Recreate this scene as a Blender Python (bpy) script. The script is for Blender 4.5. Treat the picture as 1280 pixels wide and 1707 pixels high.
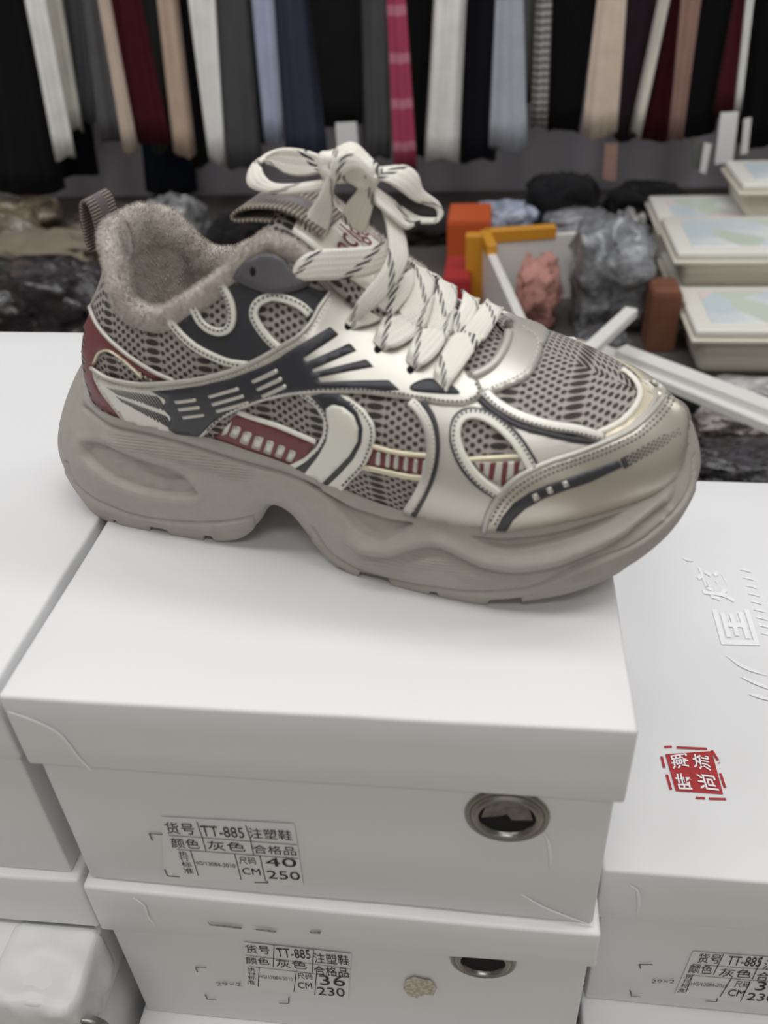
import bpy, bmesh, math, random
import numpy as np
from mathutils import Vector, Matrix, noise as mnoise
from mathutils.bvhtree import BVHTree
from mathutils.geometry import delaunay_2d_cdt

random.seed(7)
mnoise.seed_set(7)
SC = bpy.context.scene
COL = SC.collection
for o in list(bpy.data.objects):
    bpy.data.objects.remove(o)

# ---------------------------------------------------------------- camera
TOP = 0.72                      # height of the top of the upper shoe boxes
FPX = 1439.0                    # focal length in pixels of the 1280 x 1707 frame
PITCH, ROLL, YAW = map(math.radians, (35.8945, -3.2662, -8.416))
CAMP = Vector((.1617, -.1815, .2142 + TOP))
_fw = Vector((math.sin(YAW) * math.cos(PITCH), math.cos(YAW) * math.cos(PITCH), -math.sin(PITCH)))
_rt = Vector((math.cos(YAW), -math.sin(YAW), 0))
_up = _rt.cross(_fw)
CR = math.cos(ROLL) * _rt + math.sin(ROLL) * _up
CU = -math.sin(ROLL) * _rt + math.cos(ROLL) * _up
CF = _fw
cam_d = bpy.data.cameras.new('camera')
cam = bpy.data.objects.new('camera', cam_d)
COL.objects.link(cam)
m3 = Matrix((CR, CU, -CF)).transposed()
cam.matrix_world = Matrix.Translation(CAMP) @ m3.to_4x4()
cam_d.sensor_fit = 'HORIZONTAL'
cam_d.sensor_width = 36
cam_d.lens = FPX / 1280 * 36
cam_d.clip_start = .01
cam_d.dof.use_dof = True
cam_d.dof.focus_distance = .405
cam_d.dof.aperture_fstop = 12.5
SC.camera = cam

# ---------------------------------------------------------------- world, lights, exposure
w = bpy.data.worlds.new('world')
SC.world = w
w.use_nodes = True
w.node_tree.nodes['Background'].inputs[0].default_value = (1, .985, .96, 1)
w.node_tree.nodes['Background'].inputs[1].default_value = .33
vs = SC.view_settings
vs.view_transform = 'Standard'
vs.look = 'None'
vs.exposure = -.08
vs.gamma = 1.0
vs.use_curve_mapping = False

def area(name, loc, target, size, sizey, power, col=(1, 1, 1)):
    l = bpy.data.lights.new(name, 'AREA')
    l.shape = 'RECTANGLE'
    l.size, l.size_y, l.energy, l.color = size, sizey, power, col
    o = bpy.data.objects.new(name, l)
    COL.objects.link(o)
    o.location = loc
    o.rotation_euler = (Vector(target) - Vector(loc)).to_track_quat('-Z', 'Y').to_euler()
    return o
# fluorescent ceiling fittings of the stock room
for i, (x, y, p) in enumerate(((.5, -.15, 9.5), (-1.1, -.15, 10), (.5, .75, 10), (-1.1, .75, 10), (1.9, .5, 12), (.2, -1.3, 11))):
    area('ceiling_fluorescent_light' + ('.%03d' % i if i else ''), (x, y, 2.68), (x, y, 0), 1.3, .34, p, (1, 1, 1))

# added fill light behind the camera, brightening the faces turned to it
area('added_front_fill', (.3, -2.44, 1.45), (.3, 0, 1.45), 2.6, 1.7, 5, (1, .985, .96))

# ---------------------------------------------------------------- helpers
def ray(px):
    d = CR * float((px[0] - 640) / FPX) - CU * float((px[1] - 853.5) / FPX) + CF
    return CAMP, d.normalized()

def topx(P):
    d = Vector(P) - CAMP
    z = d.dot(CF)
    return (640 + FPX * d.dot(CR) / z, 853.5 - FPX * d.dot(CU) / z)

def at_y(px, y):                # where the sight line through a traced point meets the vertical plane world y
    o, d = ray(px)
    return o + d * ((y - o.y) / d.y)

def at_z(px, z):
    o, d = ray(px)
    return o + d * ((z - o.z) / d.z)

def new_obj(name, me, mat=None, parent=None, kind=None):
    o = bpy.data.objects.new(name, me)
    COL.objects.link(o)
    if mat is not None:
        me.materials.clear()
        me.materials.append(mat)
    if parent is not None:
        o.parent = parent
        o.matrix_parent_inverse = Matrix()
    if kind:
        o['kind'] = kind
    return o

def tag(o, label, cat=None, group=None, kind=None):
    o['label'] = label
    if cat:
        o['category'] = cat
    if group:
        o['group'] = group
    if kind:
        o['kind'] = kind
    return o

def thing(name, label, cat, loc=(0, 0, 0), rotz=0.0, group=None):
    o = bpy.data.objects.new(name, None)
    COL.objects.link(o)
    o.empty_display_size = .02
    o.location = loc
    o.rotation_euler = (0, 0, rotz)
    return tag(o, label, cat, group)

def mesh_from(verts, faces, smooth=True):
    me = bpy.data.meshes.new('m')
    me.from_pydata([tuple(v) for v in verts], [], faces)
    me.validate()
    if smooth:
        me.polygons.foreach_set('use_smooth', [True] * len(me.polygons))
    me.update()
    return me

def grid_faces(nr, nc, closed_c=False, closed_r=False, flip=False):
    F = []
    for r in range(nr if closed_r else nr - 1):
        for c in range(nc if closed_c else nc - 1):
            r1, c1 = (r + 1) % nr, (c + 1) % nc
            f = (r * nc + c, r * nc + c1, r1 * nc + c1, r1 * nc + c)
            F.append(f[::-1] if flip else f)
    return F

def bm_mesh(bm, smooth=False):
    bmesh.ops.recalc_face_normals(bm, faces=bm.faces)
    me = bpy.data.meshes.new('m')
    bm.to_mesh(me)
    bm.free()
    if smooth:
        me.polygons.foreach_set('use_smooth', [True] * len(me.polygons))
    return me

def catmull(P, n, closed=False, par=None):
    """n samples of a Catmull-Rom curve through the rows of P, uniform in the key index."""
    P = np.asarray(P, float)
    K = len(P)
    t = np.linspace(0, K if closed else K - 1, n, endpoint=not closed) if par is None else np.asarray(par)
    i = np.floor(t).astype(int)
    if not closed:
        i = np.clip(i, 0, K - 2)
    f = (t - i)[:, None]
    if closed:
        g = lambda j: P[j % K]
    else:
        Q = np.vstack([2 * P[0] - P[1], P, 2 * P[-1] - P[-2]])
        g = lambda j: Q[j + 1]
    p0, p1, p2, p3 = g(i - 1), g(i), g(i + 1), g(i + 2)
    return .5 * (2 * p1 + (p2 - p0) * f + (2 * p0 - 5 * p1 + 4 * p2 - p3) * f ** 2 + (3 * p1 - p0 - 3 * p2 + p3) * f ** 3)

def even(P, step, closed=False):
    """resample a polyline at an even step."""
    P = np.asarray(P, float)
    if closed:
        P = np.vstack([P, P[:1]])
    L = np.r_[0, np.cumsum(np.linalg.norm(np.diff(P, axis=0), axis=1))]
    n = max(2, int(round(L[-1] / step)) + 1)
    t = np.linspace(0, L[-1], n)
    R = np.stack([np.interp(t, L, P[:, k]) for k in range(P.shape[1])], 1)
    return R[:-1] if closed else R

def smooth_px(P, step=4, closed=False):
    P = np.asarray(P, float)
    return even(catmull(P, len(P) * 12, closed), step, closed)

def sstep(a, b, x):
    t = np.clip((np.asarray(x, float) - a) / (b - a), 0, 1)
    return t * t * (3 - 2 * t)

def text_mesh(body, size=1.0, extrude=0.0, spacing=1.0, bold=0.0):
    cu = bpy.data.curves.new('t', 'FONT')
    cu.body = body
    cu.size = size
    cu.extrude = extrude
    cu.offset = bold
    cu.space_character = spacing
    cu.resolution_u = 3
    o = bpy.data.objects.new('t', cu)
    COL.objects.link(o)
    dg = bpy.context.evaluated_depsgraph_get()
    dg.update()
    me = bpy.data.meshes.new_from_object(o.evaluated_get(dg))
    bpy.data.objects.remove(o)
    bpy.data.curves.remove(cu)
    return me

def fit_text(body, fn, bold=0.0):
    """glyphs filled into a unit box, each point then placed by fn(u, v)."""
    me = text_mesh(body, bold=bold)
    co = np.zeros(len(me.vertices) * 3)
    me.vertices.foreach_get('co', co)
    co = co.reshape(-1, 3)
    lo, hi = co.min(0), co.max(0)
    sp = np.maximum(hi - lo, 1e-6)
    for v in me.vertices:
        v.co = fn((v.co.x - lo[0]) / sp[0], (v.co.y - lo[1]) / sp[1])
    me.update()
    return me
# ---------------------------------------------------------------- materials
def srgb(r, g, b):
    f = lambda c: (c / 255 / 12.92) if c <= 10.3 else ((c / 255 + .055) / 1.055) ** 2.4
    return (f(r), f(g), f(b), 1)

class NT:
    def __init__(s, name):
        s.m = bpy.data.materials.new(name)
        s.m.use_nodes = True
        s.t = s.m.node_tree
        s.b = s.t.nodes['Principled BSDF']
        s.out = s.t.nodes['Material Output']
    def n(s, kind, **kw):
        nd = s.t.nodes.new(kind)
        for k, v in kw.items():
            if k.startswith('i_'):
                key = k[2:]
                nd.inputs[int(key) if key.isdigit() else key.replace('_', ' ')].default_value = v
            else:
                setattr(nd, k, v)
        return nd
    def l(s, a, b):
        s.t.links.new(a, b)
    def math(s, op, a, b=None, c=None, clamp=False):
        nd = s.n('ShaderNodeMath', operation=op, use_clamp=clamp)
        for i, v in enumerate((a, b, c)):
            if v is None:
                continue
            if isinstance(v, (int, float)):
                nd.inputs[i].default_value = v
            else:
                s.l(v, nd.inputs[i])
        return nd.outputs[0]
    def vmath(s, op, a, b=None):
        nd = s.n('ShaderNodeVectorMath', operation=op)
        for i, v in enumerate((a, b)):
            if v is None:
                continue
            if isinstance(v, tuple):
                nd.inputs[i].default_value = v
            else:
                s.l(v, nd.inputs[i])
        return nd.outputs['Value'] if op in ('LENGTH', 'DISTANCE', 'DOT_PRODUCT') else nd.outputs[0]
    def mix(s, fac, a, b):
        nd = s.n('ShaderNodeMix', data_type='RGBA')
        for sock, v in ((nd.inputs[0], fac), (nd.inputs[6], a), (nd.inputs[7], b)):
            if isinstance(v, (tuple, int, float)):
                sock.default_value = v
            else:
                s.l(v, sock)
        return nd.outputs[2]
    def ramp(s, fac, a, b):
        nd = s.n('ShaderNodeMapRange', interpolation_type='SMOOTHSTEP')
        s.l(fac, nd.inputs[0])
        nd.inputs[1].default_value, nd.inputs[2].default_value = a, b
        return nd.outputs[0]
    def noise(s, scale, detail=3, vec=None, rough=.5):
        nd = s.n('ShaderNodeTexNoise')
        nd.inputs['Scale'].default_value = scale
        nd.inputs['Detail'].default_value = detail
        nd.inputs['Roughness'].default_value = rough
        if vec is None:
            vec = s.obj()
        s.l(vec, nd.inputs['Vector'])
        return nd.outputs[0]
    def obj(s):
        return s.n('ShaderNodeTexCoord').outputs['Object']
    def uv(s):
        return s.n('ShaderNodeTexCoord').outputs['UV']
    def bump(s, h, strength=.3, dist=.001):
        nd = s.n('ShaderNodeBump')
        nd.inputs['Strength'].default_value = strength
        nd.inputs['Distance'].default_value = dist
        s.l(h, nd.inputs['Height'])
        s.l(nd.outputs[0], s.b.inputs['Normal'])
        return nd
    def set(s, **kw):
        for k, v in kw.items():
            key = k.replace('_', ' ')
            if key in s.b.inputs.keys():
                if isinstance(v, (tuple, int, float)):
                    s.b.inputs[key].default_value = v
                else:
                    s.l(v, s.b.inputs[key])
        return s

def plain(name, col, rough=.6, metal=0.0, bump=None, sheen=0.0, var=0.0, vscale=60, spec=.5, coat=0.0):
    t = NT(name)
    t.set(Base_Color=col, Roughness=rough, Metallic=metal, Specular_IOR_Level=spec)
    if sheen:
        t.set(Sheen_Weight=sheen, Sheen_Roughness=.5)
    if coat:
        t.set(Coat_Weight=coat, Coat_Roughness=.15)
    if var:
        nz = t.noise(vscale, 4)
        d = tuple(c * (1 - var) for c in col[:3]) + (1,)
        u = tuple(min(1, c * (1 + var)) for c in col[:3]) + (1,)
        t.set(Base_Color=t.mix(t.ramp(nz, .3, .7), d, u))
    if bump:
        t.bump(t.noise(bump[0], 3), bump[1], bump[2] if len(bump) > 2 else .0005)
    return t.m

M = {}
M['silver'] = plain('silver_leather', srgb(216, 213, 204), .40, .62, (2600, .25, .0002))
M['silver_dull'] = plain('silver_edge', srgb(204, 201, 192), .45, .45, (2600, .2, .0002))
M['toe_silver'] = plain('toe_silver_leather', srgb(210, 203, 191), .33, .7, (2200, .3, .0002))
M['cream'] = plain('cream_vinyl', srgb(240, 238, 226), .38, .08, (2400, .15, .0002))
M['champagne'] = plain('champagne_trim', srgb(226, 216, 190), .3, .3)
M['navy'] = plain('charcoal_print', srgb(56, 57, 62), .42, .05, (2400, .15, .0002))
M['greytab'] = plain('grey_tab_leather', srgb(92, 91, 94), .4, .1, (2400, .15, .0002))
M['hole'] = plain('dark_hole', srgb(14, 14, 15), .9)
M['red'] = plain('dark_red_vinyl', srgb(122, 62, 64), .45, .05, (1500, .4, .0003))
M['thread_dark'] = plain('grey_thread', srgb(92, 90, 92), .8)
M['thread_light'] = plain('pale_thread', srgb(205, 200, 188), .8)
M['white_card'] = plain('white_card', srgb(232, 232, 233), .42, 0, (35, .10, .002), var=.012, vscale=9)
M['white_card_b'] = plain('white_card_worn', srgb(226, 226, 226), .5, 0, (30, .12, .003), var=.02, vscale=12)
M['ink'] = plain('black_ink', srgb(34, 32, 32), .6)
M['ink_grey'] = plain('grey_ink', srgb(105, 102, 98), .6)
M['sticker'] = plain('clear_sticker', srgb(232, 232, 232), .42)
M['steel'] = plain('steel', srgb(150, 148, 142), .28, 1.0)
M['sole'] = plain('taupe_foam', srgb(170, 165, 157), .62, 0, (900, .35, .0004), var=.03, vscale=200)
M['outsole'] = plain('taupe_rubber', srgb(164, 159, 150), .6, 0, (1200, .35, .0003), var=.03, vscale=200)
M['clay'] = plain('clay', srgb(150, 150, 150), .7)

def knit_mesh(name, base, dark):
    """open sandwich mesh: rows of small round holes with groups of long slots; pattern from the surface's own UV in metres."""
    t = NT(name)
    uv = t.uv()
    def lattice(su, sv, du, dv, ru, rv):
        p = t.vmath('MULTIPLY', t.vmath('ADD', uv, (du, dv, 0)), (1 / su, 1 / sv, 0))
        f = t.vmath('SUBTRACT', t.vmath('FRACTION', p), (.5, .5, 0))
        f = t.vmath('MULTIPLY', f, (su / ru, sv / rv, 0))
        return t.vmath('LENGTH', f)
    su, sv = .0042, .0032
    a = lattice(su, sv, 0, 0, .00088, .00088)
    b = lattice(su, sv, su / 2, sv / 2, .00088, .00088)
    holes = t.math('MINIMUM', a, b)
    # columns of long slots between the fields of round holes
    pu = su * 5
    p = t.vmath('MULTIPLY', uv, (1 / pu, 1 / sv, 0))
    f = t.vmath('SUBTRACT', t.vmath('FRACTION', p), (.5, .5, 0))
    slots = t.vmath('LENGTH', t.vmath('MULTIPLY', f, (pu / .0031, sv / .00122, 0)))
    sp = t.n('ShaderNodeSeparateXYZ')
    t.l(f, sp.inputs[0])
    zone = t.math('LESS_THAN', t.math('ABSOLUTE', sp.outputs[0]), .00315 / pu)
    d = t.math('ADD', t.math('MULTIPLY', slots, zone), t.math('MULTIPLY', holes, t.math('SUBTRACT', 1.0, zone)))
    dm = t.math('SUBTRACT', 1.0, t.ramp(d, .78, 1.12))
    thr = t.n('ShaderNodeTexWave', wave_type='BANDS', bands_direction='DIAGONAL')
    thr.inputs['Scale'].default_value = 420
    thr.inputs['Distortion'].default_value = 3
    t.l(uv, thr.inputs['Vector'])
    dk = t.mix(t.math('MULTIPLY', thr.outputs[1], .45), dark, tuple(c * 3.2 for c in dark[:3]) + (1,))
    yarn = t.noise(900, 2, uv)
    bs = t.mix(yarn, tuple(c * .8 for c in base[:3]) + (1,), tuple(c * 1.15 for c in base[:3]) + (1,))
    t.set(Base_Color=t.mix(dm, bs, dk), Roughness=.75, Specular_IOR_Level=.3)
    t.bump(t.math('SUBTRACT', t.math('MULTIPLY', yarn, .25), dm), .8, .0007)
    return t.m
M['mesh'] = knit_mesh('knit_mesh', srgb(172, 164, 158), srgb(52, 48, 46))

def fleece_mat():
    t = NT('fleece')
    nz = t.noise(260, 5, None, .7)
    big = t.noise(70, 3)
    c = t.mix(t.ramp(t.math('ADD', t.math('MULTIPLY', nz, .6), t.math('MULTIPLY', big, .4)), .3, .7), srgb(180, 171, 162), srgb(212, 204, 196))
    t.set(Base_Color=c, Roughness=.95, Specular_IOR_Level=.1, Sheen_Weight=.5, Sheen_Roughness=.4)
    t.bump(nz, .6, .0015)
    return t.m
M['fleece'] = fleece_mat()

def lace_mat():
    t = NT('lace_weave')
    uv = t.uv()
    sp = t.n('ShaderNodeSeparateXYZ')
    t.l(uv, sp.inputs[0])
    u, v = sp.outputs[0], sp.outputs[1]      # metres along and across
    # herringbone weave: v-shaped stitches
    w1 = t.math('SINE', t.math('MULTIPLY', t.math('ADD', u, t.math('MULTIPLY', t.math('ABSOLUTE', t.math('SUBTRACT', t.math('FRACT', t.math('MULTIPLY', v, 620)), .5)), .0016)), 2 * math.pi / .00115))
    w2 = t.math('ABSOLUTE', t.math('SINE', t.math('MULTIPLY', v, 620 * math.pi)))
    h = t.math('MULTIPLY', t.math('ADD', t.math('MULTIPLY', w1, .5), .5), w2)
    # dark tracer yarn: slanted dashes in bands that wander across the lace
    ph = t.math('FRACT', t.math('ADD', t.math('MULTIPLY', u, 1 / .021), t.math('MULTIPLY', v, 75)))
    band = t.math('LESS_THAN', t.math('ABSOLUTE', t.math('SUBTRACT', ph, .5)), .085)
    dash = t.math('LESS_THAN', t.math('FRACT', t.math('ADD', t.math('MULTIPLY', v, 760), t.math('MULTIPLY', u, 160))), .55)
    mk = t.math('MULTIPLY', band, dash)
    base = t.mix(h, srgb(246, 242, 230), srgb(255, 254, 246))
    t.set(Base_Color=t.mix(mk, base, srgb(66, 64, 70)), Roughness=.8, Specular_IOR_Level=.2)
    t.bump(h, .55, .0005)
    return t.m
M['lace'] = lace_mat()

def webbing(name, c1, c2, scale):
    t = NT(name)
    uv = t.uv()
    sp = t.n('ShaderNodeSeparateXYZ')
    t.l(uv, sp.inputs[0])
    u, v = sp.outputs[0], sp.outputs[1]      # u along in metres, v across 0..1
    rib = t.math('ADD', t.math('MULTIPLY', t.math('SINE', t.math('MULTIPLY', u, 2 * math.pi / scale)), .5), .5)
    mid = t.math('LESS_THAN', t.math('ABSOLUTE', t.math('SUBTRACT', v, .5)), .17)
    ribbed = t.mix(t.ramp(rib, .3, .7), tuple(c * .35 for c in c1[:3]) + (1,), c1)
    t.set(Base_Color=t.mix(mid, ribbed, c2), Roughness=.75, Specular_IOR_Level=.25)
    t.bump(t.math('MULTIPLY', rib, t.math('SUBTRACT', 1.0, mid)), .6, .0006)
    return t.m
M['web_tongue'] = webbing('tongue_webbing', srgb(172, 162, 150), srgb(128, 124, 124), .0016)
M['web_heel'] = webbing('heel_webbing', srgb(150, 140, 132), srgb(112, 104, 108), .0012)
# ---------------------------------------------------------------- shoe boxes
BW, BD, BH, LH, INS = .21, .2885, .1135, .0362, .0028

def rounded_box_bm(x0, x1, y0, y1, z0, z1, bev=.0012, seg=2, dent=0.0, cuts=0, seed=0, no_bottom=False, no_top=False):
    bm = bmesh.new()
    bmesh.ops.create_cube(bm, size=1)
    for v in bm.verts:
        v.co = Vector(((x0 + x1) / 2 + v.co.x * (x1 - x0), (y0 + y1) / 2 + v.co.y * (y1 - y0), (z0 + z1) / 2 + v.co.z * (z1 - z0)))
    if bev:
        es = bm.edges[:]
        bmesh.ops.bevel(bm, geom=es, offset=bev, segments=seg, affect='EDGES', profile=.5)
    bm.normal_update()
    if no_bottom:
        bmesh.ops.delete(bm, geom=[f for f in bm.faces if f.normal.z < -.9], context='FACES')
    if no_top:
        bmesh.ops.delete(bm, geom=[f for f in bm.faces if f.normal.z > .9], context='FACES')
    if cuts:
        for k in range(1, cuts):
            for ax, (a, b) in enumerate(((x0, x1), (y0, y1), (z0, z1))):
                if ax == 2 and k > 2:
                    continue
                n = cuts if ax < 2 else 3
                p = a + (b - a) * k / n
                no = [0, 0, 0]; no[ax] = 1
                co = [0, 0, 0]; co[ax] = p
                bmesh.ops.bisect_plane(bm, geom=bm.verts[:] + bm.edges[:] + bm.faces[:], plane_co=co, plane_no=no)
    if dent:
        for v in bm.verts:
            p = v.co * 11 + Vector((seed * 3.1, seed * 1.7, seed))
            v.co += mnoise.noise_vector(p) * dent + mnoise.noise_vector(p * 3.3) * dent * .4
    return bm

def shoe_box(label, x, y, ztop, seed, w=BW, d=BD, rot=0.0, lid_only=False, mat='white_card', dent=.0007, lh=LH, group='white shoe boxes in the stacks', name='shoe_box'):
    h = LH if lid_only else BH
    t = thing(name, label, 'box', (x, y, ztop - h), rot, group)
    lid = new_obj('lid', bm_mesh(rounded_box_bm(0, w, 0, d, h - lh, h, .0016, 3, dent, 14, seed, no_bottom=True), True), M[mat], t)
    so = lid.modifiers.new('card', 'SOLIDIFY')
    so.thickness = .0014
    so.offset = -1
    if not lid_only:
        new_obj('body', bm_mesh(rounded_box_bm(INS, w - INS, INS, d - INS, 0.0003, h - .003, .001, 2, dent * .5, 14, seed + 5), True), M[mat], t)
    return t

box_main = shoe_box('white shoe box under the sneaker with eyelet and a label reading size 40', 0, 0, TOP, 1)
box_left = shoe_box('white shoe box on the left top, level with the one under the sneaker', -.2135, .0015, TOP, 2)
box_second = shoe_box('white shoe box below the topmost middle one, label reading size 36', .0005, -.0015, TOP - BH, 3, dent=.0007, lh=.034)
# the load has pressed the second lid down on its right side
def child(t, nm):
    return [o for o in t.children if o.name.split('.')[0] == nm][0]
for v in child(box_second, 'lid').data.vertices:
    k = min(1, max(0, v.co.x / BW))
    v.co.z += k * ((-.0038 if v.co.z > BH - .012 else .0055 if v.co.z < BH - .025 else .001))
for v in child(box_main, 'body').data.vertices:
    if v.co.z < .02:
        v.co.z += .0006 - .0034 * v.co.x / BW
box_third = shoe_box('lowest white shoe box of the middle stack, only its lid edge showing', .001, -.012, TOP - 2 * BH, 4)
box_right = shoe_box('white shoe box on the right with red seal stamp and white lettering on top', BW + .003, .024, TOP - BH, 5, dent=.0005)
box_right2 = shoe_box('white shoe box beneath the one with the red seal stamp', BW + .004, .012, TOP - 2 * BH, 6)
lid_left = shoe_box('flat spare white box lid beneath the left top shoe box', -.212, .0005, TOP - BH, 7, lid_only=True, dent=.001, name='box_lid')
box_left3 = shoe_box('white shoe box at lower left with a crumpled lid corner', -.2125, -.032, TOP - BH - LH - .002, 8, dent=.0011)
for k in range(2):
    shoe_box(('upper' if k == 0 else 'lower') + ' spare box lid under the crumpled-corner shoe box, below the picture', -.2125, -.030, TOP - 2 * BH - LH - .004 - k * .0375, 9 + k, lid_only=True, name='box_lid')

def crumple():
    bm = rounded_box_bm(BW - .040, BW + .0012, -.0016, .036, BH - .034, BH + .0012, .005, 2, 0, 16, 3)
    for v in bm.verts:
        q = v.co * 60
        r_ = (1 - abs(mnoise.noise(q * .9)) * 2.2)
        k = float(sstep(BW - .040, BW - .018, v.co.x) * sstep(.036, .018, v.co.y))
        c = Vector((BW - .02, .018, BH - .018))
        v.co += (v.co - c).normalized() * (r_ * .0028 - .0012) * k + mnoise.noise_vector(q * 1.6) * .0016 * k
    o = new_obj('crumpled_corner', bm_mesh(bm, True), M['white_card'], box_left3)
    o['label'] = 'crumpled torn lid corner'
crumple()

# floor stand that carries the stacks
STAND = TOP - 3 * BH
def stand():
    t = thing('stock_table', 'low white table under the stacks of shoe boxes, below the picture', 'table', (0, 0, 0))
    new_obj('tabletop', bm_mesh(rounded_box_bm(-.30, .46, -.05, .50, STAND - .03, STAND, .002)), M['white_card_b'], t)
    for x in (-.28, .42):
        for y in (-.03, .46):
            new_obj('leg', bm_mesh(rounded_box_bm(x, x + .03, y, y + .03, 0, STAND - .03, .002)), M['steel'], t)
    return t
# ---------------------------------------------------------------- printing on the boxes
def face_pt(box, px, y_local):
    """a traced point on the front face of a box, in the box's own frame."""
    Mi = box.matrix_basis.inverted()
    o, d = ray(px)
    o, d = Mi @ o, Mi.to_3x3() @ d
    return o + d * ((y_local - o.y) / d.y)

def flat_poly(name, pts, mat, parent):
    return new_obj(name, mesh_from(pts, [tuple(range(len(pts)))], False), mat, parent)

def size_label(box, Z, texts, lines, brackets, corners, extra=()):
    """a clear sticker with printed size data; Z maps a traced point to the frame of the photograph."""
    yl = INS - .0006
    P = lambda p, dy=0.0: face_pt(box, Z(p), yl - dy)
    st = flat_poly('size_label', [P(p) for p in corners], M['sticker'], box)
    st['label'] = 'printed size label'
    def put(body, x0, y0, x1, y1, slope, mat='ink', bold=.0, nm='printed_text'):
        a = P((x0, y1), .0003)                     # lower left
        b = P((x1, y1 + slope), .0003)
        c_ = P((x0 - (0), y0), .0003)
        ex = b - a
        h = abs(c_.z - a.z)
        me = fit_text(body, lambda u, v: a + ex * u + Vector((0, 0, h)) * v, bold)
        new_obj(nm, me, M[mat], st)
    for it in texts:
        put(*it)
    def seg(p, q, w_=.00035, mat='ink'):
        a, b = P(p, .0003), P(q, .0003)
        n = Vector((-(b - a).z, 0, (b - a).x)).normalized() * w_ / 2
        flat_poly('rule_line', [a - n, b - n, b + n, a + n], M[mat], st)
    for p, q in lines:
        seg(p, q)
    for bl in brackets:
        for p, q in zip(bl[:-1], bl[1:]):
            a, b = P(p, .0002), P(q, .0002)
            n = Vector((-(b - a).z, 0, (b - a).x)).normalized() * .0003
            flat_poly('corner_mark', [a - n, b - n, b + n, a + n], M['ink_grey'], box)
    return st
bpy.context.view_layer.update()
Z1 = lambda p: (240 + p[0] * .28125, 1320 + p[1] * .28125)
size_label(box_main, Z1, [
    ('货号', 135, 182, 308, 248, 8), ('TT-885', 348, 202, 598, 262, 14), ('注塑鞋', 628, 215, 880, 275, 16),
    ('颜色', 168, 275, 335, 333, 8), ('灰色', 382, 292, 605, 345, 12), ('合格品', 652, 315, 905, 365, 14),
    ('执', 208, 352, 262, 378, 3), ('行', 215, 380, 270, 410, 3), ('标', 225, 415, 285, 445, 3), ('准', 240, 452, 298, 484, 3),
    ('HG/13084-2010', 300, 410, 543, 432, 20), ('尺码', 568, 388, 668, 428, 4), ('CM', 587, 452, 693, 490, 6),
    ('40', 722, 392, 908, 442, 6), ('250', 735, 468, 928, 515, 10)],
    [((145, 258), (905, 315)), ((195, 342), (915, 397)), ((312, 178), (345, 272)), ((602, 200), (635, 295)), ((345, 272), (368, 352)), ((632, 295), (650, 374)), ((275, 350), (322, 498)), ((537, 370), (576, 522)), ((686, 380), (720, 528))],
    [((110, 252), (30, 248), (50, 290)), ((122, 460), (140, 500), (212, 505)), ((655, 538), (735, 540), (728, 528))],
    [(120, 512), (945, 560), (890, 190), (100, 148)])
size_label(box_second, Z1, [
    ('货号', 607, 908, 750, 955, 10), ('TT-885', 792, 928, 990, 980, 12), ('注塑鞋', 1012, 955, 1218, 1015, 16),
    ('颜色', 607, 980, 745, 1020, 8), ('灰色', 787, 992, 968, 1040, 14), ('合格品', 1012, 1030, 1215, 1085, 16),
    ('执', 617, 1042, 662, 1064, 2), ('行', 618, 1066, 664, 1086, 2), ('标', 618, 1089, 664, 1112, 2), ('准', 618, 1117, 662, 1143, 3),
    ('HG/13084-2010', 682, 1085, 884, 1104, 18, 'ink_grey'), ('尺码', 912, 1075, 1000, 1110, 5), ('CM', 916, 1130, 998, 1165, 5),
    ('36', 1045, 1088, 1195, 1145, 10), ('230', 1032, 1158, 1193, 1205, 10), ('29×2', 430, 1130, 580, 1150, 2, 'ink_grey')],
    [((600, 968), (1222, 1050)), ((620, 1035), (1215, 1102)), ((770, 910), (765, 1040)), ((1004, 938), (996, 1072)), ((682, 1040), (676, 1155)), ((903, 1055), (888, 1185)), ((1022, 1078), (1012, 1205))],
    [((370, 1042), (305, 1042), (318, 1070)), ((362, 1200), (375, 1230), (430, 1234)), ((800, 1252), (858, 1254), (858, 1220))],
    [(600, 1165), (1210, 1235), (1228, 960), (590, 890)])
Z2 = lambda p: (640 + p[0] * .5, 1280 + p[1] * .5)
size_label(box_right, Z2, [
    ('货号', 1042, 618, 1118, 650, 4), ('TT-885', 1140, 627, 1252, 658, 6), ('注塑鞋', 1260, 640, 1390, 672, 6),
    ('颜色', 1012, 655, 1090, 684, 4), ('灰色', 1114, 668, 1220, 696, 6), ('合格品', 1236, 680, 1370, 710, 6),
    ('执', 1003, 690, 1024, 703, 1), ('行', 996, 704, 1018, 717, 1), ('标', 988, 719, 1012, 733, 1), ('准', 976, 735, 1000, 750, 1),
    ('HG/13084-2010', 1022, 714, 1143, 726, 8, 'ink_grey'), ('尺码', 1166, 710, 1214, 732, 3), ('CM', 1144, 738, 1198, 760, 4),
    ('36', 1234, 712, 1320, 742, 4), ('230', 1206, 750, 1300, 775, 6), ('29×2', 890, 706, 966, 718, 1, 'ink_grey')],
    [((1028, 655), (1390, 682)), ((1005, 690), (1380, 722)), ((1132, 622), (1098, 690)), ((1262, 630), (1228, 705)), ((1030, 690), (1005, 752)), ((1160, 700), (1120, 764)), ((1222, 712), (1188, 780))],
    [((895, 655), (852, 655), (855, 670)), ((820, 742), (825, 762), (856, 764)), ((1072, 777), (1108, 780), (1112, 768))],
    [(968, 756), (1330, 800), (1400, 640), (1030, 612)])

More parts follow.
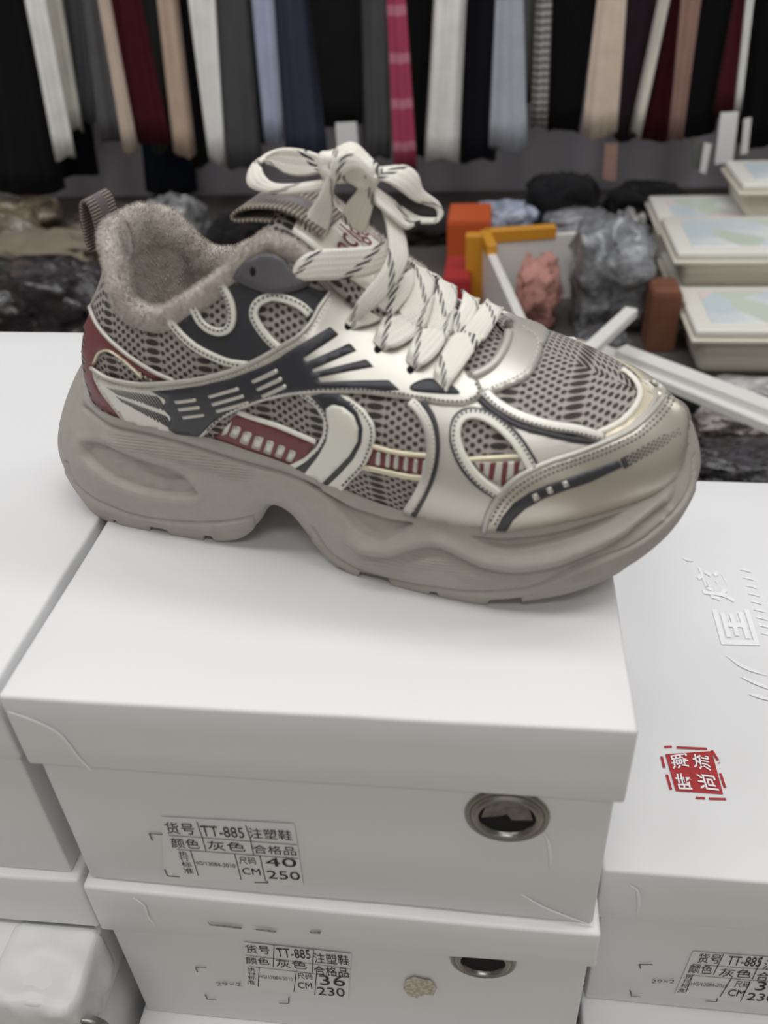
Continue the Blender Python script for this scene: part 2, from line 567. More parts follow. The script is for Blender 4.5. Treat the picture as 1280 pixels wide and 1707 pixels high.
def grommet(box, px, rx, hole_only=False):
    c = face_pt(box, px, INS - .0002)
    t = bpy.data.objects.new('eyelet', None)
    COL.objects.link(t)
    t.parent = box
    t.location = c
    t.empty_display_size = .01
    R_ = rx
    prof = [(R_, .0), (R_ * .985, -.0009), (R_ * .93, -.0013), (R_ * .86, -.0009), (R_ * .845, -.0005), (R_ * .80, -.0018), (R_ * .73, -.0024), (R_ * .66, -.0016), (R_ * .63, .0004), (R_ * .62, .004)]
    n = 64
    V = [(math.cos(2 * math.pi * k / n) * r, y, math.sin(2 * math.pi * k / n) * r) for r, y in prof for k in range(n)]
    new_obj('metal_ring', mesh_from(V, grid_faces(len(prof), n, True)), M['steel'], t)
    V = [(math.cos(2 * math.pi * k / n) * R_ * .64, -.0003, math.sin(2 * math.pi * k / n) * R_ * .64) for k in range(n)]
    new_obj('hole', mesh_from(V, [tuple(range(n))], False), M['hole'], t)
    if not hole_only:   # tissue paper pushing up behind the hole
        V = [(-R_ * .60, -.0006, -.1 * R_), (-R_ * .12, -.0006, R_ * .02), (-R_ * .02, -.0006, R_ * .1), (R_ * .05, -.0006, R_ * .02), (R_ * .12, -.0006, -R_ * .12), (R_ * .6, -.0006, -R_ * .08), (R_ * .5, -.0006, R_ * .36), (R_ * .2, -.0006, R_ * .58), (-R_ * .2, -.0006, R_ * .58), (-R_ * .5, -.0006, R_ * .36)]
        new_obj('tissue_paper', mesh_from(V, [tuple(range(len(V)))], False), M['tissue'], t)
    return t
M['tissue'] = plain('grey_tissue', srgb(118, 112, 104), .7, var=.3, vscale=300)
grommet(box_main, (845, 1359), .0148)
grommet(box_second, (805, 1600), .0138, True)
grommet(box_left3, (146, 1722), .0138, True)

# right box: white lettering and red seal printed on its lid
def lid_pt(box, px, lift=.0004):
    p = at_z(px, TOP - BH + lift)
    return box.matrix_basis.inverted() @ p
def lid_quad_text(box, body, p00, p10, p01, mat, bold=0.0, lift=.0006, nm='printed_mark', fn=None):
    a, b, c_ = (lid_pt(box, p, lift) for p in (p00, p10, p01))
    return new_obj(nm, fit_text(body, lambda u, v: a + (b - a) * u + (c_ - a) * v, bold), M[mat], box)
M['gloss_white'] = plain('gloss_white_ink', srgb(250, 250, 252), .12, 0, None, coat=.6)
M['seal_red'] = plain('seal_red_ink', srgb(172, 40, 42), .5, var=.1, vscale=400)
Z3 = lambda p: (900 + p[0] * .3164, 840 + p[1] * .3164)
for body, p00, p10, p01 in (('匡', (1160, 745), (1100, 555), (955, 740)), ('炫', (1035, 520), (960, 345), (870, 500))):
    lid_quad_text(box_right, body, Z3(p00), Z3(p10), Z3(p01), 'gloss_white', .02, nm='white_character')
def brush(px_list, wid, mat, nm, lift=.0006):
    P = [lid_pt(box_right, Z3(p), lift) for p in px_list]
    C_ = catmull(np.array([tuple(p) for p in P]), 14)
    t = np.gradient(C_, axis=0)
    n = np.c_[-t[:, 1], t[:, 0], np.zeros(len(C_))]
    n /= np.linalg.norm(n, axis=1)[:, None]
    wv = wid * np.sin(np.linspace(.25, math.pi - .05, 14))[:, None]
    V = np.vstack([C_ - n * wv, C_ + n * wv])
    F = [(i, i + 1, 14 + i + 1, 14 + i) for i in range(13)]
    return new_obj(nm, mesh_from(V, F, False), M[mat], box_right)
for k in range(9):
    brush([(1055 + k * 14, 345 + k * 42), (1085 + k * 14, 348 + k * 42), (1120 + k * 14, 362 + k * 42)], .0009, 'gloss_white', 'white_brush_stroke')
for pl in ([(985, 800), (1060, 850), (1130, 880), (1200, 905)], [(1060, 910), (1120, 935), (1180, 960), (1230, 985)], [(1105, 1000), (1160, 1015), (1230, 1040)], [(755, 285), (785, 295), (810, 300)]):
    brush(pl, .0012, 'gloss_white', 'white_brush_stroke')
seal = flat_poly('red_seal', [lid_pt(box_right, Z3(p)) for p in ((660, 1318), (905, 1302), (965, 1530), (715, 1512))], M['seal_red'], box_right)
seal['label'] = 'dark red square seal with white characters'
for body, p00, p10, p01 in (('潮', (790, 1385), (772, 1312), (700, 1400)), ('流', (905, 1410), (890, 1330), (812, 1392)), ('時', (815, 1505), (795, 1420), (725, 1502)), ('尚', (945, 1512), (918, 1432), (845, 1500))):
    a, b, c_ = (lid_pt(box_right, Z3(p), .0009) for p in (p00, p10, p01))
    new_obj('seal_character', fit_text(body, lambda u, v: a + (b - a) * u + (c_ - a) * v, .012), M['gloss_white'], seal)
for p, q in (((655, 1280), (695, 1278)), ((720, 1282), (880, 1290)), ((905, 1298), (938, 1350)), ((950, 1420), (975, 1495)), ((980, 1555), (890, 1553)), ((870, 1551), (820, 1547)), ((690, 1505), (668, 1425)), ((655, 1390), (640, 1330)), ((945, 1365), (942, 1362))):
    a, b = lid_pt(box_right, Z3(p)), lid_pt(box_right, Z3(q))
    n = (b - a).cross(Vector((0, 0, 1))).normalized() * .0006
    flat_poly('seal_border', [a - n, b - n, b + n, a + n], M['seal_red'], box_right)
# scuffs and glue residue on the lower box
def smudge(box, pts, mat, seed, nm):
    rg = random.Random(seed)
    P = [face_pt(box, p, INS - .0009) for p in pts]
    return flat_poly(nm, P, M[mat], box)
M['scuff'] = plain('black_scuff', srgb(150, 147, 142), .8, var=.4, vscale=700)
M['glue'] = plain('dried_glue', srgb(196, 188, 172), .6, var=.3, vscale=500)
smudge(box_second, [(676, 1634), (690, 1628), (704, 1632), (718, 1634), (728, 1648), (722, 1660), (708, 1658), (694, 1664), (680, 1660), (672, 1648)], 'glue', 3, 'glue_residue')
for pts in ([(345, 1536), (352, 1541), (372, 1542), (404, 1546), (402, 1549), (368, 1545), (350, 1543)], [(418, 1548), (440, 1549), (462, 1552), (458, 1555), (430, 1551)], [(515, 1553), (535, 1553), (534, 1557), (518, 1556)]):
    flat_poly('scuff_mark', [face_pt(box_second, p, -.0010) for p in pts], M['scuff'], box_second)
M['crease'] = plain('card_crease', srgb(246, 246, 246), .3)
def crease(box, pts, y_local, wid=.0005):
    P = np.array([tuple(face_pt(box, p, y_local)) for p in pts])
    C_ = catmull(P, 16)
    t = np.gradient(C_, axis=0)
    n = np.c_[-t[:, 2], np.zeros(16), t[:, 0]]
    n /= np.linalg.norm(n, axis=1)[:, None]
    wv = wid * np.sin(np.linspace(.1, math.pi - .1, 16))[:, None]
    lift = np.array([0, -.0004, 0])
    V = np.vstack([C_ - n * wv, C_ + lift, C_ + n * wv])
    F = [(r * 16 + i, r * 16 + i + 1, (r + 1) * 16 + i + 1, (r + 1) * 16 + i) for r in range(2) for i in range(15)]
    new_obj('card_crease', mesh_from(V, F), M['crease'], box)
crease(box_main, [(14, 1186), (60, 1203), (100, 1225), (130, 1262), (152, 1284)], -.0011)
crease(box_main, [(905, 1385), (914, 1405), (918, 1430), (917, 1452)], INS - .0008, .0007)
crease(box_main, [(868, 1490), (905, 1512), (950, 1530), (985, 1542)], INS - .0008, .0006)
crease(box_second, [(222, 1496), (240, 1510), (246, 1528), (258, 1542)], -.0012)
crease(box_right, [(1050, 1476), (1062, 1485), (1065, 1505), (1062, 1526)], -.0010, .0007)
stand()
# ---------------------------------------------------------------- the shoe: frame and surfaces
SA = -.188731
SO = Vector((-.0231, .1365, TOP))
SD = Vector((math.cos(SA), math.sin(SA), 0))
SN = Vector((-math.sin(SA), math.cos(SA), 0))
SHOE_M = Matrix.Translation(SO) @ Matrix.Rotation(SA, 4, 'Z')
SHOE_I = SHOE_M.inverted()
SHOE_I3 = SHOE_I.to_3x3()
shoe = thing('sneaker', 'taupe and silver chunky-soled sneaker with cream laces and fleece lining on white shoe boxes', 'shoe', SO, SA)

def sray(px):                   # a sight line in the shoe's own frame
    o, d = ray(px)
    return SHOE_I @ o, SHOE_I3 @ d

def splane(px, y):              # the point of a sight line at the lateral distance y from the shoe's midline
    o, d = sray(px)
    return o + d * ((y - o.y) / d.y)

def spx(P):
    return topx(SHOE_M @ Vector(P))

KEYS = [  # bottom edge | belly | top edge of the sole, heel centre to toe tip along the outer side
 ((.006, 0, .008), (-.003, 0, .022), (.016, 0, .060)),
 ((.010, -.020, .006), (.003, -.018, .022), (.0225, -.014, .056)),
 ((.022, -.029, .001), (.017, -.030, .022), (.030, -.0225, .0515)),
 ((.036, -.033, .0), (.034, -.036, .022), (.041, -.0285, .0515)),
 ((.056, -.034, .0), (.056, -.038, .022), (.056, -.0325, .052)),
 ((.077, -.034, .0), (.078, -.0385, .022), (.078, -.0355, .0528)),
 ((.0933, -.034, .004), (.094, -.0385, .024), (.095, -.0365, .051)),
 ((.103, -.033, .0125), (.104, -.0385, .028), (.105, -.037, .049)),
 ((.110, -.033, .022), (.111, -.0385, .030), (.112, -.037, .0475)),
 ((.118, -.034, .0205), (.119, -.039, .029), (.120, -.0375, .046)),
 ((.126, -.036, .012), (.127, -.040, .025), (.128, -.038, .0438)),
 ((.1396, -.039, .001), (.141, -.0435, .018), (.141, -.039, .0395)),
 ((.160, -.042, .0), (.160, -.0465, .016), (.160, -.0415, .036)),
 ((.180, -.044, .0), (.181, -.0485, .016), (.180, -.044, .035)),
 ((.198, -.0445, .001), (.200, -.0485, .017), (.196, -.044, .035)),
 ((.216, -.0425, .006), (.218, -.046, .021), (.213, -.0415, .038)),
 ((.229, -.039, .010), (.232, -.042, .025), (.228, -.0365, .041)),
 ((.2415, -.031, .014), (.246, -.0335, .028), (.2405, -.0285, .0425)),
 ((.2505, -.020, .018), (.2565, -.0215, .031), (.250, -.019, .0425)),
 ((.2555, -.009, .022), (.262, -.0105, .036), (.2565, -.009, .046)),
 ((.257, .002, .024), (.2645, .002, .040), (.2585, .002, .059)),
]
TKEYS = [  # crest of the collar, eyestay edge, then the ridge of the vamp
 (.046, 0, .1165), (.049, -.012, .117), (.0545, -.0205, .1135), (.0585, -.0275, .1045), (.0646, -.031, .098),
 (.0763, -.033, .0965), (.0877, -.033, .1015), (.0974, -.032, .1074), (.1063, -.030, .1135), (.114, -.0275, .1195),
 (.1204, -.025, .1225), (.128, -.021, .1175), (.143, -.017, .1005), (.166, -.0155, .0915), (.1845, -.0115, .0875),
 (.1945, 0, .086), (.207, 0, .082), (.219, 0, .0775), (.229, 0, .0735), (.2355, 0, .0708), (.238, 0, .0697)]
EDIR = [(.05, .0, 1)] * 1 + [(.05, .25, 1)] * 10 + [(.05, .5, .8), (0, .8, .5), (0, .9, .4), (-.1, .95, .2), (-.15, 1, .08), (-.15, 1, .08), (-.3, 1, .1), (-.6, .8, .15), (-.85, .45, .25), (-.92, 0, .3)]
MED = .93                       # the inner side is a little slimmer

def mirror(P):
    Q = np.array(P, float)
    Q[..., 1] *= -MED
    return Q

NC = 300                        # columns on one side
def loop_keys(k):               # closed key loop: heel -> outer side -> toe -> inner side
    L = np.array([q[k] for q in KEYS])
    return np.vstack([L, mirror(L[1:-1])[::-1]])
KN = len(KEYS)
tl = np.linspace(0, KN - 1, NC)
par = np.r_[tl, (2 * (KN - 1)) - tl[1:-1][::-1]]
LB, LM, LT = (catmull(loop_keys(k), 0, True, par) for k in range(3))
NL = len(par)

# relief of the sole: distance fields from lines on its outer face
def seg_dist(P, poly):
    """signed-less distance of points P (n,2) to a polyline."""
    best = np.full(len(P), 1e9)
    for a, b in zip(poly[:-1], poly[1:]):
        ab = b - a
        t = np.clip(((P - a) @ ab) / (ab @ ab + 1e-12), 0, 1)
        best = np.minimum(best, np.linalg.norm(P - a - t[:, None] * ab, axis=1))
    return best

def in_poly(P, poly):
    x, y = P[:, 0], P[:, 1]
    c = np.zeros(len(P), bool)
    q = np.roll(poly, 1, 0)
    for (x1, y1), (x2, y2) in zip(poly, q):
        hit = ((y1 > y) != (y2 > y)) & (x < (x2 - x1) * (y - y1) / (y2 - y1 + 1e-12) + x1)
        c ^= hit
    return c

def signed_poly(P, poly):       # positive inside
    pl = np.vstack([poly, poly[:1]])
    d = seg_dist(P, pl)
    return np.where(in_poly(P, poly), d, -d)

NR = 150
def sole_rows():
    rows = []
    for v in np.linspace(0, 1, NR):
        if v < .35:
            q = v / .35
            h = 1 - (1 - q) ** 2
            xy = LB[:, :2] + (LM - LB)[:, :2] * h
            z = LB[:, 2] + (LM - LB)[:, 2] * q
        else:
            q = (v - .35) / .65
            h = q ** 1.7
            xy = LM[:, :2] + (LT - LM)[:, :2] * h
            z = LM[:, 2] + (LT - LM)[:, 2] * q
        rows.append(np.c_[xy, z])
    return np.array(rows)
S = sole_rows()
VV = np.repeat(np.linspace(0, 1, NR)[:, None], NL, 1)

def np_normals(G):
    dr = np.gradient(G, axis=0)
    dc = (np.roll(G, -1, 1) - np.roll(G, 1, 1)) / 2
    n = np.cross(dc, dr)
    return n / (np.linalg.norm(n, axis=2, keepdims=True) + 1e-12)

N0 = np_normals(S)
if (N0[NR // 2, NC // 2, 1]) > 0:
    N0 = -N0
PXG = np.array([spx(p) for p in S[:, :NC].reshape(-1, 3)])
def A(*p):  # traced outline
    return np.array(p, float)
CREASE = smooth_px(A((142, 680), (165, 699), (189, 713), (240, 724), (294, 738), (341, 752), (395, 769), (440, 781), (478, 792), (511, 806), (530, 815)), 3)
BASIN1 = smooth_px(A((505, 803), (540, 821), (582, 844), (614, 855), (650, 866), (688, 873), (662, 889), (636, 900), (612, 894), (591, 882), (572, 860), (548, 836)), 3, True)
BASIN2 = smooth_px(A((785, 893), (830, 897), (880, 894), (930, 886), (990, 869), (1035, 855), (1003, 877), (945, 900), (900, 911), (860, 917), (825, 914), (800, 905)), 3, True)
RLOW = smooth_px(A((556, 885), (572, 904), (591, 917), (614, 925), (638, 927), (661, 924), (683, 916), (719, 910), (742, 915), (777, 932), (805, 944), (843, 951), (871, 952), (918, 945), (944, 937), (987, 920), (1031, 898), (1064, 872), (1097, 846), (1119, 830), (1134, 800)), 3)
LEAF = smooth_px(A((165, 737), (200, 753), (240, 768), (283, 781), (306, 795), (328, 822), (318, 831), (283, 830), (236, 823), (189, 805), (154, 781), (136, 760), (138, 738)), 3, True)
SLOT = smooth_px(A((214, 770), (236, 774), (271, 788), (300, 802), (292, 807), (259, 802), (231, 791), (219, 779)), 3, True)
PARTING = [smooth_px(A((110, 770), (125, 805), (150, 828), (184, 845), (219, 858), (259, 866), (306, 871), (365, 871), (424, 862)), 3),
           smooth_px(A((520, 880), (549, 922), (591, 948), (630, 962), (680, 974), (719, 980), (777, 987), (848, 985), (894, 977), (966, 946), (1031, 921), (1075, 897), (1108, 868), (1136, 838), (1151, 808), (1157, 760)), 3)]
def lower_of(P, line):          # height above (-) or below (+) a line that runs left to right, in traced units
    return P[:, 1] - np.interp(P[:, 0], line[:, 0], line[:, 1])
D = np.zeros(len(PXG))
dc = seg_dist(PXG, CREASE)
D -= .0015 * np.exp(-(dc / 4) ** 2)
D += .0008 * np.exp(-((lower_of(PXG, CREASE) + 13) / 9) ** 2) * ((PXG[:, 0] > 140) & (PXG[:, 0] < 530))
D += .0008 * np.exp(-((lower_of(PXG, CREASE) - 22) / 10) ** 2) * sstep(140, 190, PXG[:, 0]) * sstep(420, 300, PXG[:, 0])
D -= .0034 * sstep(-2, 6, signed_poly(PXG, BASIN1))
D -= .0024 * sstep(-2, 8, signed_poly(PXG, BASIN2))
dl = lower_of(PXG, RLOW)
inx = sstep(560, 610, PXG[:, 0]) * sstep(1128, 1100, PXG[:, 0])
D += .0026 * inx * np.exp(-((dl + 12) / 13) ** 2) - .0018 * inx * sstep(-3, 4, dl) * sstep(26, 8, dl)
D -= .0030 * sstep(-1, 6, signed_poly(PXG, LEAF))
D += .0006 * np.exp(-(signed_poly(PXG, LEAF) + 7) ** 2 / 50)
D -= .0016 * sstep(-1, 5, signed_poly(PXG, SLOT))
for ln in PARTING:
    dp = seg_dist(PXG, ln)
    D -= .0008 * np.exp(-(dp / 2.2) ** 2)
    below = (lower_of(PXG, ln) > 0) & (PXG[:, 0] > ln[0, 0]) & (PXG[:, 0] < ln[-1, 0])
    D += .0007 * below
# fine moulded lines
for line, m in ((RLOW, inx * sstep(4, 9, dl) * sstep(46, 36, dl) * sstep(1030, 960, PXG[:, 0])),
                (CREASE, sstep(4, 8, lower_of(PXG, CREASE)) * sstep(42, 26, lower_of(PXG, CREASE)) * sstep(170, 220, PXG[:, 0]) * sstep(430, 400, PXG[:, 0]))):
    D += .00022 * m * np.sin((PXG[:, 1] - .12 * PXG[:, 0]) * 2 * math.pi / 4.6)
for cx, cy in ((1107, 838), (1098, 852), (1085, 863), (1071, 876), (1055, 886), (1040, 897), (1023, 908), (1006, 916), (1116, 850), (1103, 865)):
    D += .0009 * np.exp(-((PXG[:, 0] - cx) ** 2 + (PXG[:, 1] - cy) ** 2) / 28)
# pebbled heel
rng = np.random.RandomState(3)
inl = sstep(0, 8, signed_poly(PXG, LEAF))
for _ in range(90):
    cx, cy = rng.uniform(135, 330), rng.uniform(730, 830)
    D += .00045 * inl * np.exp(-((PXG[:, 0] - cx) ** 2 + (PXG[:, 1] - cy) ** 2) / 22)
DG = np.zeros((NR, NL))
DG[:, :NC] = D.reshape(NR, NC)
for j in range(1, NC - 1):
    DG[:, NL - j] = DG[:, j]
SOLE = S + N0 * DG[..., None]
# tread notches in the lowest rows
sb = S[0, :, 0]
for a, b, h in ((.015, .018, .0014), (.0345, .037, .0018), (.0535, .0615, .0022), (.0775, .081, .0022), (.1385, .1405, .001), (.148, .160, .0024), (.176, .1788, .0022), (.1985, .2095, .0024), (.2415, .2475, .0022)):
    inside = (sb > a) & (sb < b)
    for r in range(int(NR * .10)):
        SOLE[r, inside, 2] = np.maximum(SOLE[r, inside, 2], S[0, inside, 2] + h * 1.6)
SPLIT = 18
def build_sole():
    v = SOLE[SPLIT - 1:].reshape(-1, 3)
    f = grid_faces(NR - SPLIT + 1, NL, True)
    # the rim turns inward under the upper
    n0 = len(v)
    top = SOLE[-1].copy()
    cen = np.array([.13, 0, 0])
    inn = top.copy()
    inn[:, :2] += (np.c_[top[:, 0] * .86 + .0182, top[:, 1] * .7] - top[:, :2]) * .6
    inn[:, 2] -= .004
    v = np.vstack([v, inn])
    r0 = (NR - SPLIT) * NL
    for c in range(NL):
        c1 = (c + 1) % NL
        f.append((r0 + c, r0 + c1, n0 + c1, n0 + c))
    mid = new_obj('midsole', mesh_from(v, f), M['sole'], shoe)
    v = SOLE[:SPLIT].reshape(-1, 3)
    f = grid_faces(SPLIT, NL, True)
    n0 = len(v)
    bot = SOLE[0].copy()
    rings = [bot]
    for k, q in enumerate((.7, .35, .05)):
        r_ = bot.copy()
        r_[:, 1] *= q
        r_[:, 2] = S[0, :, 2] + .002
        rings.append(r_)
    v = np.vstack([v] + rings[1:])
    for k in range(3):
        a0 = 0 if k == 0 else n0 + (k - 1) * NL
        b0 = n0 + k * NL
        for c in range(NL):
            c1 = (c + 1) % NL
            f.append((b0 + c, b0 + c1, a0 + c1, a0 + c))
    out = new_obj('outsole', mesh_from(v, f), M['outsole'], shoe)
    return mid, out
build_sole()

# ---------------------------------------------------------------- upper shell
def side_shell(sign, nv=56, nu=220):
    B = np.array([q[2] for q in KEYS])
    T = np.array(TKEYS)
    E_ = np.array(EDIR, float)
    E_ /= np.linalg.norm(E_, axis=1)[:, None]
    t = np.linspace(0, KN - 1, nu)
    B, T, E_ = catmull(B, 0, par=t), catmull(T, 0, par=t), catmull(E_, 0, par=t)
    # pull the foot of the upper inside the rim of the sole
    tb = np.gradient(B, axis=0)
    nb = np.c_[tb[:, 1], -tb[:, 0], np.zeros(nu)]
    nb /= np.linalg.norm(nb, axis=1)[:, None]
    out = nb.copy()
    if (out[nu // 2, 1]) > 0:
        out = -out
    B = B - out * .0015
    B[:, 2] -= .003
    L = np.linalg.norm(T - B, axis=1)[:, None]
    up = np.array([0, 0, 1.0])
    k = np.interp(t, [0, 2, 5, 11, 14, 17, 20], [.02, .06, .10, .12, .22, .22, .12])[:, None]
    P1 = B + (up * .42 + out * k) * L
    P2 = T - E_ * L * np.interp(t, [0, 10, 12, 15, 20], [.35, .35, .42, .5, .45])[:, None]
    v = np.linspace(0, 1, nv)[:, None, None]
    G = (1 - v) ** 3 * B + 3 * (1 - v) ** 2 * v * P1 + 3 * (1 - v) * v ** 2 * P2 + v ** 3 * T
    if sign > 0:
        G = G.copy()
        G[..., 1] *= -MED
        G[..., 1] += .004 * sstep(14, 20, t)[None, :] * (1 - np.linspace(0, 1, nv)[:, None])  # toe tip leans inward
    return G
GL = side_shell(-1)
GM = side_shell(1)
GM[:, -1] = GL[:, -1]
NVS, NUS = GL.shape[:2]

def shell_mesh(G, flip):
    me = mesh_from(G.reshape(-1, 3), grid_faces(NVS, NUS, flip=flip))
    uv = me.uv_layers.new(name='UVMap')
    arc = np.r_[np.zeros((1, NUS)), np.cumsum(np.linalg.norm(np.diff(G, axis=0), axis=2), 0)]
    s = G[..., 0].reshape(-1)
    a = (arc + G[0, :, 2][None, :]).reshape(-1)
    li = np.zeros(len(me.loops), int)
    me.loops.foreach_get('vertex_index', li)
    uv.data.foreach_set('uv', np.c_[s, a][li].reshape(-1))
    return me
# ---------------------------------------------------------------- skins laid on the upper
def tri_surface(*grids):
    V, F, Nn = [], [], []
    for G, flip in grids:
        b = len(V)
        me = mesh_from(G.reshape(-1, 3), grid_faces(G.shape[0], G.shape[1], flip=flip))
        nn = np.zeros(len(me.vertices) * 3)
        me.vertices.foreach_get('normal', nn)
        nn = nn.reshape(-1, 3)
        V += [Vector(p) for p in G.reshape(-1, 3)]
        Nn += [Vector(p) for p in nn]
        for f in grid_faces(G.shape[0], G.shape[1], flip=flip):
            F += [(b + f[0], b + f[1], b + f[2]), (b + f[0], b + f[2], b + f[3])]
        bpy.data.meshes.remove(me)
    return V, F, Nn, BVHTree.FromPolygons(V, F)
# is the outer grid wound so that normals point out?
_me = shell_mesh(GL, False)
FLIP_L = _me.polygons[(NVS // 2) * (NUS - 1) + NUS // 2].normal.y > 0
bpy.data.meshes.remove(_me)
SURF = tri_surface((GL, FLIP_L), (GM, not FLIP_L))
SURF_M = tri_surface((GM, not FLIP_L))

def surf_normal(S_, P, idx):
    V, F, Nn, _ = S_
    a, b, c = F[idx]
    pa, pb, pc = V[a], V[b], V[c]
    v0, v1, v2 = pb - pa, pc - pa, P - pa
    d00, d01, d11, d20, d21 = v0.dot(v0), v0.dot(v1), v1.dot(v1), v2.dot(v0), v2.dot(v1)
    den = d00 * d11 - d01 * d01
    if abs(den) < 1e-20:
        return Nn[a]
    y = (d11 * d20 - d01 * d21) / den
    z = (d00 * d21 - d01 * d20) / den
    return (Nn[a] * (1 - y - z) + Nn[b] * y + Nn[c] * z).normalized()

def hit(px):
    """point and normal where the sight line through a traced point meets the upper (nearest point on it past its outline)."""
    o, d = sray(px)
    P, n, i, _ = SURF[3].ray_cast(o, d)
    if P is None:
        q = splane(px, -.004)
        for _k in range(6):
            P, n, i, _ = SURF[3].find_nearest(q)
            t = (P - o).dot(d)
            q = o + d * t
    return P, surf_normal(SURF, P, i)

def mirror_hit(P, n):
    tx = .004 * float(sstep(.19, .2585, P.x))
    q = Vector((P.x, -P.y * MED + tx * .4, P.z))
    Q, _n, i, _ = SURF_M[3].find_nearest(q)
    return Q, surf_normal(SURF_M, Q, i)

def tess(poly, holes=(), step=5, grid=8):
    loops = [even(np.asarray(p, float), step, True) for p in (poly,) + tuple(holes)]
    pts, edges = [], []
    for L in loops:
        b = len(pts)
        pts += [tuple(p) for p in L]
        edges += [(b + i, b + (i + 1) % len(L)) for i in range(len(L))]
    nb = len(pts)
    lo, hi = loops[0].min(0), loops[0].max(0)
    gx, gy = np.meshgrid(np.arange(lo[0], hi[0], grid), np.arange(lo[1], hi[1], grid))
    gx[1::2] += grid / 2
    Q = np.c_[gx.ravel(), gy.ravel()]
    if len(Q):
        ok = in_poly(Q, loops[0])
        for h in loops[1:]:
            ok &= ~in_poly(Q, h)
        dmin = np.full(len(Q), 1e9)
        for L in loops:
            dmin = np.minimum(dmin, seg_dist(Q, np.vstack([L, L[:1]])))
        pts += [tuple(p) for p in Q[ok & (dmin > grid * .45)]]
    out = delaunay_2d_cdt([Vector(p) for p in pts], edges, [], 1, 1e-6)
    V = np.array([tuple(p) for p in out[0]])
    F = np.array([tuple(f) for f in out[2]])
    cen = V[F].mean(1)
    ok = in_poly(cen, loops[0])
    for h in loops[1:]:
        ok &= ~in_poly(cen, h)
    F = F[ok]
    used = np.unique(F)
    at = np.full(len(V), -1)
    at[used] = np.arange(len(used))
    return [tuple(p) for p in V[used]], [tuple(int(i) for i in f) for f in at[F]]

def panel(name, poly, off, mat, th=.0011, holes=(), parent=None, smooth=True, mirrored=False, grid=8, edge=.35, label=None, step=5):
    """a sheet of material cut to an outline, lying on the upper with its own thickness."""
    if smooth:
        poly = smooth_px(poly, step, True)
        holes = [smooth_px(h, step, True) for h in holes]
    V2, F2 = tess(poly, tuple(holes), step, grid)
    H = [hit(p) for p in V2]
    objs = []
    cnt = {}
    for f in F2:
        for a, b in zip(f, f[1:] + f[:1]):
            cnt[(a, b)] = 1
    bnd = [(a, b) for (a, b) in cnt if (b, a) not in cnt]
    onb = {a for a, b in bnd} | {b for a, b in bnd}
    for side in range(2 if mirrored else 1):
        verts = []
        HH = H if side == 0 else [mirror_hit(P, n) for P, n in H]
        o_ = off - .00012 * side
        for i, (P, n) in enumerate(HH):
            verts.append(P + n * (o_ - (th * edge if i in onb else 0)))
        a, b, c = F2[len(F2) // 2]
        nn = (verts[b] - verts[a]).cross(verts[c] - verts[a])
        flip = nn.dot(HH[a][1]) < 0
        faces = [(f[::-1] if flip else f) for f in F2]
        low = {}
        for i in onb:
            low[i] = len(verts)
            verts.append(HH[i][0] + HH[i][1] * (o_ - th))
        for a, b in bnd:
            q = (b, a, low[a], low[b])
            faces.append(q[::-1] if flip else q)
        me = mesh_from(verts, faces)
        uv = me.uv_layers.new(name='UVMap')
        li = np.zeros(len(me.loops), int)
        me.loops.foreach_get('vertex_index', li)
        co = np.array([tuple(v) for v in verts])
        uv.data.foreach_set('uv', np.c_[co[:, 0], co[:, 2] - co[:, 1] * .4][li].reshape(-1))
        o = new_obj(name, me, mat, parent or shoe)
        if label:
            o['label'] = label + (' on the inner side' if side else '')
        objs.append(o)
    return objs[0]

def frames(poly, lift=0.0, closed=False):
    H = [hit(p) for p in poly]
    P = [h[0] + h[1] * lift for h in H]
    out = []
    n = len(P)
    for i in range(n):
        a, b = (P[i - 1], P[(i + 1) % n]) if closed else (P[max(0, i - 1)], P[min(n - 1, i + 1)])
        t = (b - a).normalized()
        nn = H[i][1]
        s = nn.cross(t).normalized()
        out.append((P[i], t, nn, s))
    return out

def strip(name, pts, width, off, mat, parent=None, height=.0012, closed=False, smooth=True, step=5, flat=False, mirrored=False, label=None):
    """a narrow band (piping, binding, stripe) that follows a line on the upper."""
    pl = smooth_px(pts, step, closed) if smooth else even(pts, step, closed)
    FR = frames(pl, 0, closed)
    prof = [(-.5, -.9), (-.47, -.1), (-.3, 0), (.3, 0), (.47, -.1), (.5, -.9)] if flat else [(-.5, -.9), (-.42, -.35), (-.2, -.06), (0, 0), (.2, -.06), (.42, -.35), (.5, -.9)]
    V = []
    for P, t, n, s in FR:
        for a, h in prof:
            V.append(P + s * a * width + n * (off + h * height))
    nr, nc = len(FR), len(prof)
    F = grid_faces(nr, nc, closed_r=closed, flip=True)
    if not closed:
        F += [tuple(range(nc)), tuple(range((nr - 1) * nc, nr * nc))[::-1]]
    o = new_obj(name, mesh_from(V, F), mat, parent or shoe)
    if label:
        o['label'] = label
    return o

def offset_px(P, d):
    P = np.asarray(P, float)
    t = np.gradient(P, axis=0)
    n = np.c_[-t[:, 1], t[:, 0]]
    n /= np.linalg.norm(n, axis=1)[:, None] + 1e-9
    return P + n * d

